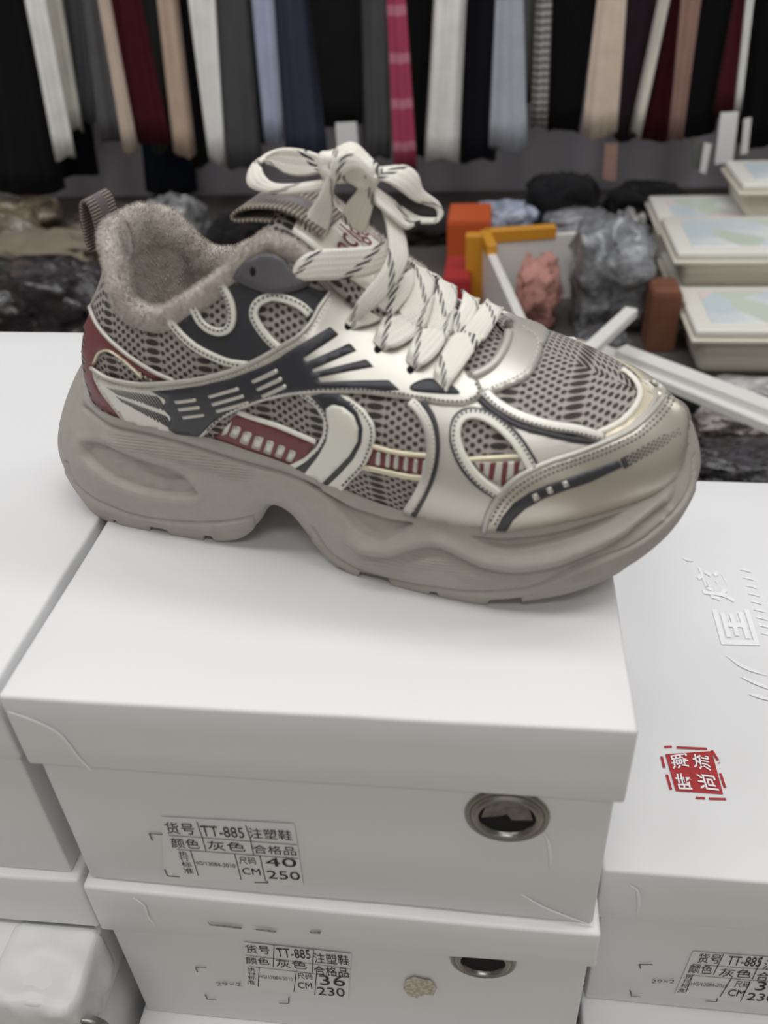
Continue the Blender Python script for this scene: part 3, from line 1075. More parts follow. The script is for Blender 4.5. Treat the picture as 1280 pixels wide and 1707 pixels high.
def stitches(pts, off, mat, parent, pitch=7.5, fill=.62, w=.00034, closed=False, shift=0.0, name='stitching'):
    """a row of short threads: one mesh, too small to pick apart."""
    pl = smooth_px(pts, pitch / 2, closed)
    if shift:
        pl = offset_px(pl, shift)
    V, F = [], []
    P = [hit(p) for p in pl]
    for i in range(0, len(P) - 1, 2):
        a, n = P[i]
        b = P[i + 1][0]
        b = a + (b - a) * (fill * 2)
        t = (b - a).normalized()
        s = n.cross(t).normalized()
        k = len(V)
        for Q, e in ((a, 0), (a + (b - a) * .5, 1), (b, 0)):
            h = off + (w * .55 if e else -w * .35)
            V += [Q + s * w + n * (h - w * .5), Q + n * h, Q - s * w + n * (h - w * .5)]
        for r in range(2):
            for c in range(2):
                q = k + r * 3 + c
                F.append((q, q + 1, q + 4, q + 3))
    return new_obj(name, mesh_from(V, F), mat, parent, 'stuff')

# ------------------------------ knitted base
new_obj('mesh_upper', shell_mesh(GL, FLIP_L), M['mesh'], shoe)['label'] = 'grey open-knit mesh of the outer side'
new_obj('mesh_upper', shell_mesh(GM, not FLIP_L), M['mesh'], shoe)['label'] = 'grey open-knit mesh of the inner side'

# ------------------------------ heel
red = panel('heel_panel', A((150, 402), (141, 420), (139, 445), (139, 470), (137, 520), (134, 585), (138, 630), (145, 655), (163, 674), (187, 691), (212, 702), (192, 672), (174, 650), (164, 630), (159, 606), (165, 586), (182, 584), (202, 596), (224, 613), (242, 627), (264, 634), (292, 635), (259, 619), (231, 602), (209, 586), (184, 564), (165, 541), (154, 516), (146, 484), (145, 462), (147, 444)), .0008, M['red'], smooth=False, label='dark red vinyl heel panel')
strip('heel_piping', A((147, 440), (145, 462), (147, 484), (155, 516), (166, 541), (184, 563), (209, 585), (231, 601), (259, 618), (293, 633)), .0016, .0019, M['silver_dull'])
strip('heel_window_trim', A((160, 606), (168, 588), (184, 584), (203, 595), (222, 611), (240, 628)), .0010, .0016, M['champagne'])
for k in range(7):
    x, y = 201 + k * 8.6, 596 + k * 5.6
    panel('heel_dash', A((x, y), (x + 3, y + 2), (x + 1.5, y + 8), (x - 1.5, y + 6)), .0010, M['silver'], .0003, smooth=False, parent=red, grid=30)

# ------------------------------ ankle panel with two windows
WIN1 = A((327, 517), (340, 536), (356, 547), (373, 549), (384, 541), (387, 525), (384, 503), (373, 480), (350, 495))
WIN2 = A((469, 577), (451, 560), (435, 539), (429, 521), (437, 505), (455, 498), (476, 503), (498, 515), (512, 530), (508, 552), (490, 567))
ank = panel('ankle_panel', A((290, 538), (330, 508), (370, 470), (392, 440), (430, 428), (470, 440), (500, 470), (530, 484), (550, 488), (534, 516), (523, 542), (500, 568), (464, 588), (424, 608), (392, 609), (352, 596), (316, 571)), .0010, M['navy'], holes=(WIN1, WIN2), label='charcoal ankle panel with two mesh windows')
strip('ankle_trim', A((286, 532), (292, 541), (307, 559), (328, 577), (356, 592), (384, 603), (418, 608)), .0028, .0019, M['cream'], flat=True)
stitches(A((292, 541), (307, 559), (328, 577), (356, 592), (384, 603), (412, 608)), .0022, M['thread_dark'], shoe)
strip('window_trim', A((325, 512), (338, 536), (355, 549), (373, 552), (386, 543), (390, 525), (386, 501), (372, 474)), .0027, .0021, M['cream'], flat=True)
stitches(A((325, 512), (338, 536), (355, 549), (373, 552), (386, 543), (390, 525), (386, 501), (374, 478)), .0024, M['thread_dark'], shoe, shift=-2.4)
strip('window_trim', A((470, 582), (449, 564), (432, 541), (425, 521), (433, 503), (455, 494), (478, 499), (501, 511), (516, 526)), .0029, .0021, M['cream'], flat=True)
stitches(A((470, 582), (449, 564), (432, 541), (425, 521), (433, 503), (455, 494), (478, 499), (501, 511), (516, 526)), .0024, M['thread_dark'], shoe, shift=-2)
gt = panel('lace_tab', A((393, 461), (404, 442), (422, 427), (444, 419), (462, 425), (476, 437), (487, 453), (500, 462), (519, 466), (508, 480), (480, 488), (451, 488), (422, 479), (401, 468)), .0034, M['greytab'], .0018, label='grey leather lace tab')
panel('lace_hole', A((422, 446), (426, 443), (430, 447), (430, 455), (426, 459), (422, 453)), .0037, M['hole'], .0004, parent=gt, grid=30, step=2)
stitches(A((401, 462), (422, 472), (451, 480), (480, 480), (503, 474)), .0036, M['thread_dark'], gt)

# ------------------------------ forefoot silver quarter with the D window
QWIN = A((767, 722), (771, 706), (785, 699), (806, 703), (831, 720), (852, 742), (868, 766), (878, 785), (842, 815), (815, 801), (790, 780), (773, 752))
q = panel('quarter_panel', A((692, 672), (735, 664), (795, 655), (802, 672), (824, 688), (861, 709), (905, 722), (955, 734), (1006, 740), (958, 776), (910, 800), (874, 826), (850, 850), (836, 872), (826, 884), (760, 878), (695, 864), (676, 853), (702, 821), (716, 788), (722, 753), (717, 722), (705, 695)), .0010, M['silver'], holes=(QWIN,), smooth=False, mirrored=True, label='silver quarter panel with a D-shaped mesh window')
strip('quarter_binding', A((684, 671), (697, 683), (711, 704), (719, 728), (720, 757), (713, 788), (701, 817), (680, 850)), .0034, .0020, M['silver'], flat=True)
strip('quarter_stripe', A((706, 672), (721, 696), (728, 722), (729, 754), (723, 788), (711, 818), (692, 854)), .0021, .0019, M['navy'], flat=True)
stitches(A((690, 671), (705, 686), (719, 709), (726, 735), (725, 764), (718, 793), (707, 820), (690, 848)), .0023, M['thread_light'], shoe)
strip('window_stripe', A((832, 829), (799, 808), (773, 780), (757, 747), (754, 720), (760, 697), (779, 685), (808, 688), (838, 705), (864, 729), (884, 758), (895, 778)), .0016, .0016, M['navy'], flat=True)
strip('window_binding', A((834, 822), (804, 801), (780, 774), (765, 745), (761, 721), (767, 702), (783, 693), (807, 697), (834, 714), (858, 737), (876, 763), (887, 782)), .0032, .0022, M['cream'], flat=True)
stitches(A((834, 825), (802, 805), (777, 777), (761, 746), (758, 720), (764, 699), (781, 689), (808, 692), (836, 709), (861, 733), (880, 760), (890, 778)), .0025, M['thread_dark'], shoe)
dl_ = panel('striped_insert', A((784, 768), (805, 768), (876, 765), (884, 779), (842, 816), (815, 801), (792, 780)), .0005, M['silver'], .0004, smooth=False, label='silver and dark red striped insert')
for (a, b, c, d) in (((799, 772), (807, 771), (806, 787), (800, 783)), ((817, 771), (827, 770), (822, 800), (814, 796)), ((838, 770), (847, 769), (842, 812), (834, 807)), ((857, 769), (867, 768), (862, 796), (855, 803)), ((876, 768), (882, 775), (878, 782), (873, 787))):
    panel('red_stripe', A(a, b, c, d), .0007, M['red'], .0002, smooth=False, parent=dl_, grid=10)
strip('insert_piping', A((776, 766), (805, 764), (840, 762), (874, 760)), .0018, .0014, M['champagne'])

# ------------------------------ midfoot red ladders and cream emblem
rl = panel('striped_insert', A((356, 730), (372, 716), (390, 694), (409, 690), (440, 702), (471, 714), (526, 738), (512, 760), (488, 780), (440, 765), (390, 748)), .0005, M['red'], .0004, smooth=False, label='dark red insert with silver rungs')
for (a, b, c, d) in (((376, 710), (388, 700), (380, 722), (370, 724)), ((391, 708), (404, 711), (396, 730), (383, 725)), ((408, 717), (422, 720), (414, 741), (400, 735)), ((427, 725), (441, 728), (434, 750), (420, 744)), ((447, 732), (459, 735), (452, 757), (440, 751)), ((466, 740), (478, 743), (470, 763), (459, 758)), ((485, 748), (496, 752), (487, 769), (477, 765))):
    panel('silver_rung', A(a, b, c, d), .0010, M['silver'], .0006, smooth=False, parent=rl, grid=10)
strip('insert_piping', A((398, 686), (420, 694), (445, 702), (471, 711), (528, 735)), .0020, .0015, M['cream'])
rm = panel('striped_insert', A((622, 748), (661, 757), (719, 765), (711, 790), (681, 786), (647, 781), (614, 775)), .0005, M['red'], .0004, smooth=False, label='dark red and silver ladder insert')
for x in (629, 645, 659, 675, 691, 706):
    y = 752 + (x - 629) * .19
    panel('silver_rung', A((x, y), (x + 7, y + 1.2), (x + 5, y + 23), (x - 2, y + 22)), .0010, M['silver'], .0006, smooth=False, parent=rm, grid=10)
strip('insert_piping', A((620, 742), (654, 752), (688, 757), (719, 759)), .0018, .0014, M['champagne'])
strip('insert_piping', A((606, 777), (643, 785), (681, 793), (712, 796)), .0022, .0015, M['champagne'])
em = panel('emblem_panel', A((500, 657), (527, 676), (541, 698), (541, 720), (530, 742), (508, 762), (480, 775), (510, 796), (571, 818), (585, 801), (607, 780), (620, 755), (627, 728), (624, 706), (608, 682), (580, 660), (556, 654), (525, 653)), .0013, M['cream'], smooth=False, label='cream emblem panel on the midfoot')
panel('emblem_outline', A((520, 658), (543, 683), (549, 705), (547, 725), (535, 746), (513, 766), (490, 779), (510, 788), (533, 757), (547, 733), (551, 709), (547, 690), (547, 679), (557, 673), (575, 678), (592, 692), (600, 712), (599, 733), (585, 757), (564, 778), (540, 801), (548, 806), (571, 785), (592, 762), (605, 737), (607, 712), (598, 687), (582, 669), (566, 657), (540, 655)), .0015, M['navy'], .0003, smooth=False, parent=em, label='charcoal outline of the crescent')
panel('emblem_crescent', A((547, 679), (557, 673), (575, 678), (592, 692), (600, 712), (599, 733), (585, 757), (564, 778), (540, 801), (508, 788), (533, 757), (547, 733), (551, 709), (547, 690)), .0017, M['cream'], .0004, smooth=False, parent=em, label='cream crescent')
stitches(A((506, 661), (529, 676), (543, 698), (543, 721), (532, 743), (510, 764)), .0016, M['thread_dark'], em, shift=-4)
stitches(A((586, 664), (608, 682), (624, 706), (627, 728), (620, 755), (607, 780), (575, 812)), .0016, M['thread_dark'], em, shift=6)

# ------------------------------ saddle: the long silver overlay with printed rays
SADDLE = A((159, 612), (184, 627), (215, 634), (246, 637), (293, 634), (340, 628), (387, 616), (422, 603), (462, 582), (498, 562), (518, 539), (530, 514), (548, 487), (572, 497), (600, 518), (650, 546), (700, 573), (760, 604), (778, 626), (796, 637), (804, 654), (797, 671), (772, 680), (735, 678), (677, 667), (605, 657), (534, 654), (490, 657), (443, 666), (402, 680), (371, 696), (340, 726), (300, 722), (262, 714), (212, 703), (190, 674), (173, 652), (162, 630))
sd = panel('saddle_overlay', SADDLE, .0021, M['silver'], .0015, smooth=False, mirrored=True, label='silver leather saddle overlay with lace eyelets')
navy_print = panel('ray_print', A((258, 648), (293, 645), (340, 639), (387, 628), (430, 613), (470, 595), (505, 573), (548, 548), (563, 562), (509, 597), (514, 603), (582, 576), (594, 589), (523, 616), (526, 620), (611, 603), (623, 616), (533, 629), (537, 636), (648, 637), (668, 654), (640, 655), (605, 649), (534, 646), (462, 655), (420, 668), (388, 680), (360, 698), (336, 722), (300, 718), (285, 710), (290, 690), (276, 676), (282, 662)), .0023, M['navy'], .0003, smooth=False, parent=sd, label='charcoal ray print')
bars = [((296, 663), (332, 659), (333, 664), (299, 668)), ((302, 675), (338, 671), (340, 676), (304, 680)), ((309, 688), (346, 684), (347, 688), (311, 693)),
        ((352, 655), (402, 641), (405, 646), (355, 659)), ((358, 667), (410, 653), (412, 658), (360, 672)), ((365, 678), (418, 664), (421, 669), (367, 683)),
        ((424, 631), (466, 612), (470, 618), (427, 636)), ((432, 644), (474, 625), (478, 631), (435, 648)), ((440, 655), (482, 637), (485, 643), (443, 660))]
for b_ in bars:
    panel('silver_bar', A(*b_), .0025, M['silver'], .0002, smooth=False, parent=sd, grid=14)
# halftone fade towards the heel
for k in range(15):
    x = 186 + k * 5.6
    y0, y1 = 634 + k * .9, 662 + k * 3.2
    for j in range(2):
        a = (x + j * 6 + (8 if j else 0), y0 + 8 + j * (y1 - y0) * .52)
        b_ = (x + 18 + j * 10, y0 + 8 + (y1 - y0) * (.46 + .5 * j))
        wd = .7 + k * .10
        panel('print_line', A((a[0], a[1]), (a[0] + wd * 1.6, a[1]), (b_[0] + wd * 1.6, b_[1]), b_), .0023, M['navy'], .0002, smooth=False, parent=sd, grid=60, step=8)
panel('eyelet_patch', A((684, 648), (699, 639), (720, 636), (749, 645), (765, 657), (762, 662), (713, 659), (688, 655)), .0024, M['navy'], .0003, parent=sd, step=3, label='charcoal oval print')
stitches(A((168, 622), (190, 635), (220, 642), (250, 645), (293, 642), (340, 635), (387, 623), (424, 610), (466, 589), (503, 568), (524, 543), (537, 516), (551, 495)), .0024, M['thread_light'], sd)
stitches(A((350, 712), (374, 689), (404, 673), (444, 659), (490, 650), (534, 648), (605, 651), (677, 661), (735, 671), (770, 673), (790, 667), (797, 655), (790, 642)), .0024, M['thread_dark'], sd)
stitches(A((208, 692), (191, 668), (176, 648), (166, 628)), .0024, M['thread_light'], sd)
strip('saddle_rolled_edge', A((159, 612), (184, 627), (215, 634), (246, 637), (293, 634), (340, 628), (387, 616), (422, 603), (462, 582), (498, 562), (518, 539), (530, 514), (547, 489)), .0016, .0027, M['silver_dull'], parent=sd)
for (ex, ey) in ((578, 549), (629, 588), (684, 622), (735, 654)):
    panel('lace_eyelet', A((ex - 6, ey - 3), (ex, ey - 7), (ex + 6, ey - 3), (ex + 5, ey + 3), (ex, ey + 6), (ex - 5, ey + 3)), .0024, M['hole'], .0003, parent=sd, grid=30, step=2)

# ------------------------------ vamp and toe
vr = panel('vamp_ring', A((978, 728), (1012, 716), (1038, 702), (1058, 680), (1066, 658), (1060, 641), (1046, 626), (1032, 617), (1050, 625), (1074, 637), (1094, 650), (1104, 661), (1097, 679), (1076, 703), (1046, 725), (1006, 743)), .0009, M['champagne'], smooth=False, mirrored=True, label='pale champagne ring at the end of the vamp mesh')
strip('vamp_piping', A((984, 726), (1012, 716), (1037, 701), (1057, 679), (1065, 658), (1059, 641), (1046, 627), (1034, 619)), .0022, .0019, M['cream'])
strip('vamp_piping', A((1002, 737), (1040, 719), (1068, 697), (1085, 675), (1091, 661), (1083, 649), (1066, 636)), .0018, .0018, M['silver_dull'])
strip('vamp_binding', A((806, 656), (830, 677), (866, 696), (914, 711), (962, 719), (1004, 732)), .0036, .0019, M['silver'], flat=True)
strip('vamp_stripe', A((798, 668), (824, 689), (861, 710), (905, 723), (955, 734), (1000, 740)), .0014, .0019, M['navy'], flat=True)
stitches(A((806, 661), (828, 681), (864, 701), (911, 716), (959, 725), (1000, 735)), .0022, M['thread_dark'], shoe)
vc = panel('vamp_collar', A((846, 536), (874, 549), (899, 567), (903, 585), (899, 601), (889, 621), (871, 637), (842, 650), (812, 661), (794, 650), (786, 632), (799, 624), (817, 611), (833, 589), (841, 570), (842, 550)), .0015, M['silver'], .0013, mirrored=True, label='silver collar at the foot of the lacing')
strip('collar_rolled_edge', A((846, 546), (846, 555), (844, 571), (836, 591), (820, 613), (801, 626), (786, 632)), .0034, .0032, M['silver_dull'], parent=vc, height=.002)
stitches(A((868, 550), (890, 566), (894, 583), (890, 599), (880, 616), (864, 630), (838, 642), (815, 651)), .0018, M['thread_light'], vc)
TOE = A((806, 884), (814, 853), (833, 820), (861, 795), (905, 773), (955, 757), (1005, 739), (1046, 720), (1074, 698), (1096, 674), (1104, 661), (1097, 650), (1082, 641), (1074, 637), (1092, 645), (1118, 660), (1133, 672), (1142, 685), (1144, 705), (1143, 745), (1136, 790), (1121, 805), (1092, 821), (1046, 839), (980, 858), (905, 875), (842, 884))
tc = panel('toe_cap', TOE, .0019, M['toe_silver'], .0016, smooth=False, mirrored=True, grid=6, step=4, label='metallic silver leather toe cap')
stitches(A((818, 862), (838, 829), (866, 804), (909, 782), (958, 766), (1010, 747), (1052, 728), (1081, 705), (1104, 680), (1112, 662), (1104, 652)), .0021, M['thread_dark'], tc)
stitches(A((825, 868), (844, 836), (871, 811), (912, 789), (961, 772), (1014, 753), (1057, 733), (1087, 710), (1111, 684), (1119, 668)), .0021, M['thread_dark'], tc)
strip('toe_cap_rolled_edge', A((807, 880), (815, 852), (834, 820), (861, 795), (905, 773), (955, 757), (1005, 739), (1046, 720), (1074, 698), (1096, 674), (1103, 662), (1096, 651), (1082, 642)), .0020, .0026, M['silver_dull'], parent=tc)
tp = panel('toe_stripe', A((827, 876), (836, 857), (855, 834), (883, 816), (911, 804), (942, 795), (980, 782), (1024, 767), (1031, 777), (980, 800), (942, 812), (905, 825), (874, 842), (856, 858), (844, 877)), .0024, M['navy'], .0005, smooth=False, parent=tc, grid=5, step=4, label='charcoal stripe print')
for (a, b, c, d) in (((885, 819), (893, 816), (899, 824), (890, 829)), ((908, 809), (916, 806), (921, 815), (913, 818)), ((933, 800), (941, 797), (946, 805), (938, 808))):
    panel('silver_square', A(a, b, c, d), .0026, M['silver'], .0002, smooth=False, parent=tc, grid=20, step=3)
def halftone():
    V, F = [], []
    for r in range(5):
        for c in range(22):
            u = c / 21
            if (r + c) % 2 and c > 1:
                continue
            x = 1030 + c * 4.3 + r * 1.3
            y = 766 - c * 2.3 + r * 2.9 - u * u * 2
            if u > .8 and r in (0, 4):
                continue
            P, n = hit((x, y))
            t = Vector((1, 0, -.4)).cross(n).normalized()
            s = n.cross(t)
            w_ = .00042 * (1 - u * .4)
            k = len(V)
            V += [P + n * .0023 + (t * a + s * b) * w_ for a, b in ((-1, -1), (1, -1), (1, 1), (-1, 1))]
            F.append((k, k + 1, k + 2, k + 3))
    return new_obj('halftone_dots', mesh_from(V, F, False), M['navy'], tc, 'stuff')
halftone()
# ---------------------------------------------------------------- fleece lining, tongue, laces
def lining_grid(n=240):
    T = np.array(TKEYS[:13])
    t = np.linspace(0, 12, n // 2)
    Tl = catmull(T, 0, par=t)
    # inner side mirrored, walk: outer front -> heel -> inner front
    full = np.vstack([Tl[::-1], mirror(Tl[1:])])
    par_ = np.r_[t[::-1], t[1:]]
    tan = np.gradient(full, axis=0)
    tan /= np.linalg.norm(tan, axis=1)[:, None]
    cen = np.c_[np.clip(full[:, 0], .075, .125), np.zeros(len(full))]
    inn = np.c_[cen - full[:, :2], np.zeros(len(full))]
    th2 = np.c_[tan[:, :2], np.zeros(len(full))]
    flat = np.linalg.norm(th2, axis=1)[:, None]
    th2 /= flat + 1e-9
    inn -= th2 * (inn * th2).sum(1)[:, None]
    inn /= np.linalg.norm(inn, axis=1)[:, None]
    e = np.cross(tan, inn)
    e[e[:, 2] < 0] *= -1
    e /= np.linalg.norm(e, axis=1)[:, None]
    r = np.interp(par_, [0, 2, 4, 6, 9, 12], [1.08, 1.05, .9, .8, .72, .62])[:, None]
    prof = [(-.0072, .0008), (-.0064, -.0012), (-.0040, -.0026), (-.0008, -.0032), (.0018, -.0028), (.0036, -.0012), (.0042, .0015), (.0036, .0044), (.0016, .0066), (-.0012, .0080), (-.0045, .0088)]
    r_in = np.interp(par_, [0, 2, 4, 6, 9, 12], [.55, .62, .75, .8, .72, .62])[:, None]
    rows = [full + e * a * r + inn * b * (r if b < 0 else r_in) for a, b in prof]
    last = rows[-1]
    for q in np.linspace(.08, 1, 22):
        z = last[:, 2] * (1 - q) + .056 * q
        k = 1 + .0 * q
        P = last.copy()
        P[:, 2] = z
        # spread back towards the wall below the padded collar
        P -= inn * (.0035 * np.sin(q * math.pi))[..., None] if np.ndim(q) else inn * (.0035 * math.sin(q * math.pi))
        rows.append(P)
    G = np.array(rows)
    # soft unevenness of the pile
    for i in range(G.shape[0]):
        for j in range(G.shape[1]):
            p = Vector(G[i, j])
            G[i, j] += np.array(mnoise.noise_vector(p * 220)) * .00045 + np.array(mnoise.noise_vector(p * 700)) * .00022
    return G
LG = lining_grid()
lin = new_obj('fleece_lining', mesh_from(LG.reshape(-1, 3), grid_faces(LG.shape[0], LG.shape[1])), M['fleece'], shoe)
lin['label'] = 'taupe fleece lining and rolled collar'
def insole():
    ring = LG[-1]
    n = len(ring)
    V = list(ring) + [np.array([(.06 + .07 * k / 1), 0, .056]) for k in range(1)]
    V[-1] = ring.mean(0)
    F = [(i, i + 1, n) for i in range(n - 1)] + [(n - 1, 0, n)]
    return new_obj('insole', mesh_from(V, F), M['fleece'], shoe)
insole()

def fuzz(G, count, length, name, parent, rows=None, seed=1, lean=(0, 0, .3)):
    """short pile standing off a surface: thin blades in one mesh."""
    rg = np.random.RandomState(seed)
    nr, nc = G.shape[:2]
    N = np_normals_open(G)
    V, F = [], []
    for _ in range(count):
        r = rg.uniform(rows[0], rows[1]) if rows else rg.uniform(0, nr - 1)
        c = rg.uniform(0, nc - 1.001)
        i, j = int(min(r, nr - 2)), int(c)
        a, b = r - i, c - j
        P = (G[i, j] * (1 - a) + G[i + 1, j] * a) * (1 - b) + (G[i, j + 1] * (1 - a) + G[i + 1, j + 1] * a) * b
        n = N[i, j]
        flow = np.array(mnoise.noise_vector(Vector(P) * 90)) * .9
        d = n + flow + rg.normal(0, .35, 3) + np.array(lean)
        d /= np.linalg.norm(d)
        L = length * rg.uniform(.6, 1.25)
        s = np.cross(d, n + .01)
        s = s / (np.linalg.norm(s) + 1e-9) * .00011
        k = len(V)
        V += [P - s, P + s, P + d * L]
        F.append((k, k + 1, k + 2))
    return new_obj(name, mesh_from(V, F, False), M['fleece'], parent, 'stuff')
def np_normals_open(G):
    n = np.cross(np.gradient(G, axis=1), np.gradient(G, axis=0))
    n /= np.linalg.norm(n, axis=2, keepdims=True) + 1e-12
    return n
# make sure pile points away from the lining's own side
_n = np_normals_open(LG)
_mid = LG.shape[1] // 2
if _n[6, _mid, 2] < 0:
    LGF = LG[:, ::-1]
else:
    LGF = LG
fuzz(LGF, 30000, .0013, 'fleece_pile', lin, (0, 12))
fuzz(LGF, 18000, .0013, 'fleece_pile', lin, (11, 32), 2, (0, 0, -.3))

# ------------------------------ tongue
TONGUE = np.array([(.203, .079), (.195, .083), (.187, .0875), (.175, .0935), (.163, .1005), (.150, .1075), (.139, .115), (.130, .1225), (.123, .1268), (.1175, .1288), (.1145, .1285)])
def tongue_grid(lift=0.0, half=.021, drop=.007, nu=70, nw=33, t0=0.0, t1=None):
    t = np.linspace(t0, (len(TONGUE) - 1) if t1 is None else t1, nu)
    C_ = catmull(TONGUE, 0, par=t)
    d = np.gradient(C_, axis=0)
    d /= np.linalg.norm(d, axis=1)[:, None]
    nrm = np.c_[-d[:, 1], d[:, 0]]
    nrm *= np.sign(nrm[:, 1:2])
    h = half * np.interp(t, [0, 3, 7, 10], [.75, .95, 1.05, .95])
    G = np.zeros((nu, nw, 3))
    for k, q in enumerate(np.linspace(-1, 1, nw)):
        G[:, k, 0] = C_[:, 0] + nrm[:, 0] * lift
        G[:, k, 1] = q * h
        G[:, k, 2] = C_[:, 1] + nrm[:, 1] * lift - drop * np.abs(q) ** 2.2
    return G
TG = tongue_grid()
def sheet(name, G, mat, th, parent, uvscale=None):
    n = np_normals_open(G)
    nr, nc = G.shape[:2]
    lowG = G - n * th
    V = np.vstack([G.reshape(-1, 3), lowG.reshape(-1, 3)])
    F = grid_faces(nr, nc)
    o_ = nr * nc
    F += [tuple(o_ + i for i in f[::-1]) for f in grid_faces(nr, nc)]
    rim = [r * nc for r in range(nr)] + [(nr - 1) * nc + c for c in range(1, nc)] + [r * nc + nc - 1 for r in range(nr - 2, -1, -1)] + [c for c in range(nc - 2, 0, -1)]
    for a, b in zip(rim, rim[1:] + rim[:1]):
        F.append((a, b, o_ + b, o_ + a))
    me = mesh_from(V, F)
    uv = me.uv_layers.new(name='UVMap')
    li = np.zeros(len(me.loops), int)
    me.loops.foreach_get('vertex_index', li)
    al = np.r_[0, np.cumsum(np.linalg.norm(np.diff(G[:, nc // 2], axis=0), axis=1))]
    wd = np.linalg.norm(np.diff(G, axis=1), axis=2).mean(0)
    ac = np.r_[0, np.cumsum(wd)]
    if uvscale == 'unit':
        ac = ac / ac[-1]
    U = np.stack(np.meshgrid(al, ac, indexing='ij'), -1).reshape(-1, 2)
    U = np.vstack([U, U])
    uv.data.foreach_set('uv', U[li].reshape(-1))
    o = new_obj(name, me, mat, parent)
    return o
tongue = sheet('tongue', TG, M['mesh'], .003, shoe)
tongue['label'] = 'padded mesh tongue'
sheet('tongue_label', tongue_grid(.0016, .0165, .0045, 20, 15, 5.0, 8.0), M['cream'], .0012, tongue)['label'] = 'cream tongue label with dark red lettering'
# fleece along the tongue's edges and top
def tube(name, path, rad, mat, parent, ns=12, wob=0.0):
    P = even(catmull(np.array(path), len(path) * 10), .0018)
    t = np.gradient(P, axis=0)
    t /= np.linalg.norm(t, axis=1)[:, None]
    V = []
    for i, p in enumerate(P):
        u_ = np.cross(t[i], (0, 0, 1.0))
        u_ /= np.linalg.norm(u_) + 1e-9
        w_ = np.cross(u_, t[i])
        rr = rad * (.25 if i in (0, len(P) - 1) else 1)
        for k in range(ns):
            a = 2 * math.pi * k / ns
            q = p + (u_ * math.cos(a) + w_ * math.sin(a)) * rr
            if wob:
                q = q + np.array(mnoise.noise_vector(Vector(q) * 300)) * wob
            V.append(q)
    nr = len(P)
    F = grid_faces(nr, ns, True)
    F += [tuple(range(ns))[::-1], tuple(range((nr - 1) * ns, nr * ns))]
    G = np.array(V).reshape(nr, ns, 3)
    return new_obj(name, mesh_from(V, F), mat, parent), G
edge_path = [tuple(TG[k, -1]) for k in range(30, 70, 6)] + [tuple(TG[69, k]) for k in range(30, 12, -6)]
te, TEG = tube('tongue_fleece_edge', edge_path, .0036, M['fleece'], tongue, 12, .0006)
fuzz(TEG[:, ::-1], 5000, .0013, 'fleece_pile', tongue, None, 5)

# lettering across the tongue label
LBL = tongue_grid(.0018, .0165, .0045, 60, 60, 5.0, 8.0)
def on_label(u, v):
    r = 12 + v * 20
    c = 8 + u * 38
    i, j = int(r), int(c)
    a, b = r - i, c - j
    P = (LBL[i, j] * (1 - a) + LBL[i + 1, j] * a) * (1 - b) + (LBL[i, j + 1] * (1 - a) + LBL[i + 1, j + 1] * a) * b
    return Vector(P) + Vector((.0005, 0, .0008))
new_obj('lettering', fit_text('aclga', on_label, .004), M['red'], tongue)['label'] = 'dark red letters'

# webbing loops
def web_loop(name, path, y0, y1, mat, label, tilt=0.0):
    P = even(catmull(np.array(path, float), len(path) * 12), .0008)
    ys = np.linspace(0, 1, 9)
    G = np.zeros((len(P), 9, 3))
    for k, q_ in enumerate(ys):
        G[:, k, 0] = P[:, 0] + tilt * (q_ - .5)
        G[:, k, 1] = y0 + (y1 - y0) * q_
        G[:, k, 2] = P[:, 1]
    o = sheet(name, G, mat, .0011, shoe, 'unit')
    o['label'] = label
    return o
web_loop('tongue_pull_loop', [(.1335, .1228), (.128, .1275), (.121, .1306), (.113, .1312), (.105, .1300), (.1012, .1274), (.1026, .1252), (.109, .1256), (.116, .1256)], -.0155, .0065, M['web_tongue'], 'grey ribbed webbing loop on the tongue')
web_loop('heel_pull_loop', [(.0405, .113), (.0410, .119), (.0405, .1245), (.0385, .1272), (.0362, .1262), (.0350, .122), (.0345, .117), (.0342, .112), (.0345, .108)], -.0062, .0088, M['web_heel'], 'grey striped webbing pull loop at the heel')
# ------------------------------ laces
def lace_grid(ns=60, ny=61):
    s = np.linspace(.112, .212, ns)
    G = np.zeros((ns, ny, 3))
    zc = np.interp(s, [.112, .120, .130, .139, .150, .163, .175, .187, .195, .203, .212], [.137, .1355, .127, .1195, .112, .105, .098, .092, .0885, .086, .082])
    k = np.interp(s, [.112, .1255, .141, .1756, .195], [30, 32, 47, 28, 20])
    for j, y in enumerate(np.linspace(-.034, .034, ny)):
        G[:, j, 0] = s
        G[:, j, 1] = y
        G[:, j, 2] = zc - k * y * y
    return G
LSG = lace_grid()
LS = tri_surface((LSG, False))
_up = LS[2][len(LS[2]) // 2].z < 0
if _up:
    LS = tri_surface((LSG, True))

def lace_at(p):
    if len(p) == 3:
        return splane(p, p[2]), None
    o, d = sray(p)
    P, n, i, t1_ = LS[3].ray_cast(o, d)
    Q, n2, i2, t2_ = SURF[3].ray_cast(o, d)
    if Q is not None and (P is None or t2_ < t1_ + .0024) and Q.y < 0:
        nn = surf_normal(SURF, Q, i2)
        return Q + nn * .0026, nn
    if P is None:
        q_ = splane(p, .010)
        P, n, i, _ = LS[3].find_nearest(q_)
    return P, surf_normal(LS, P, i)

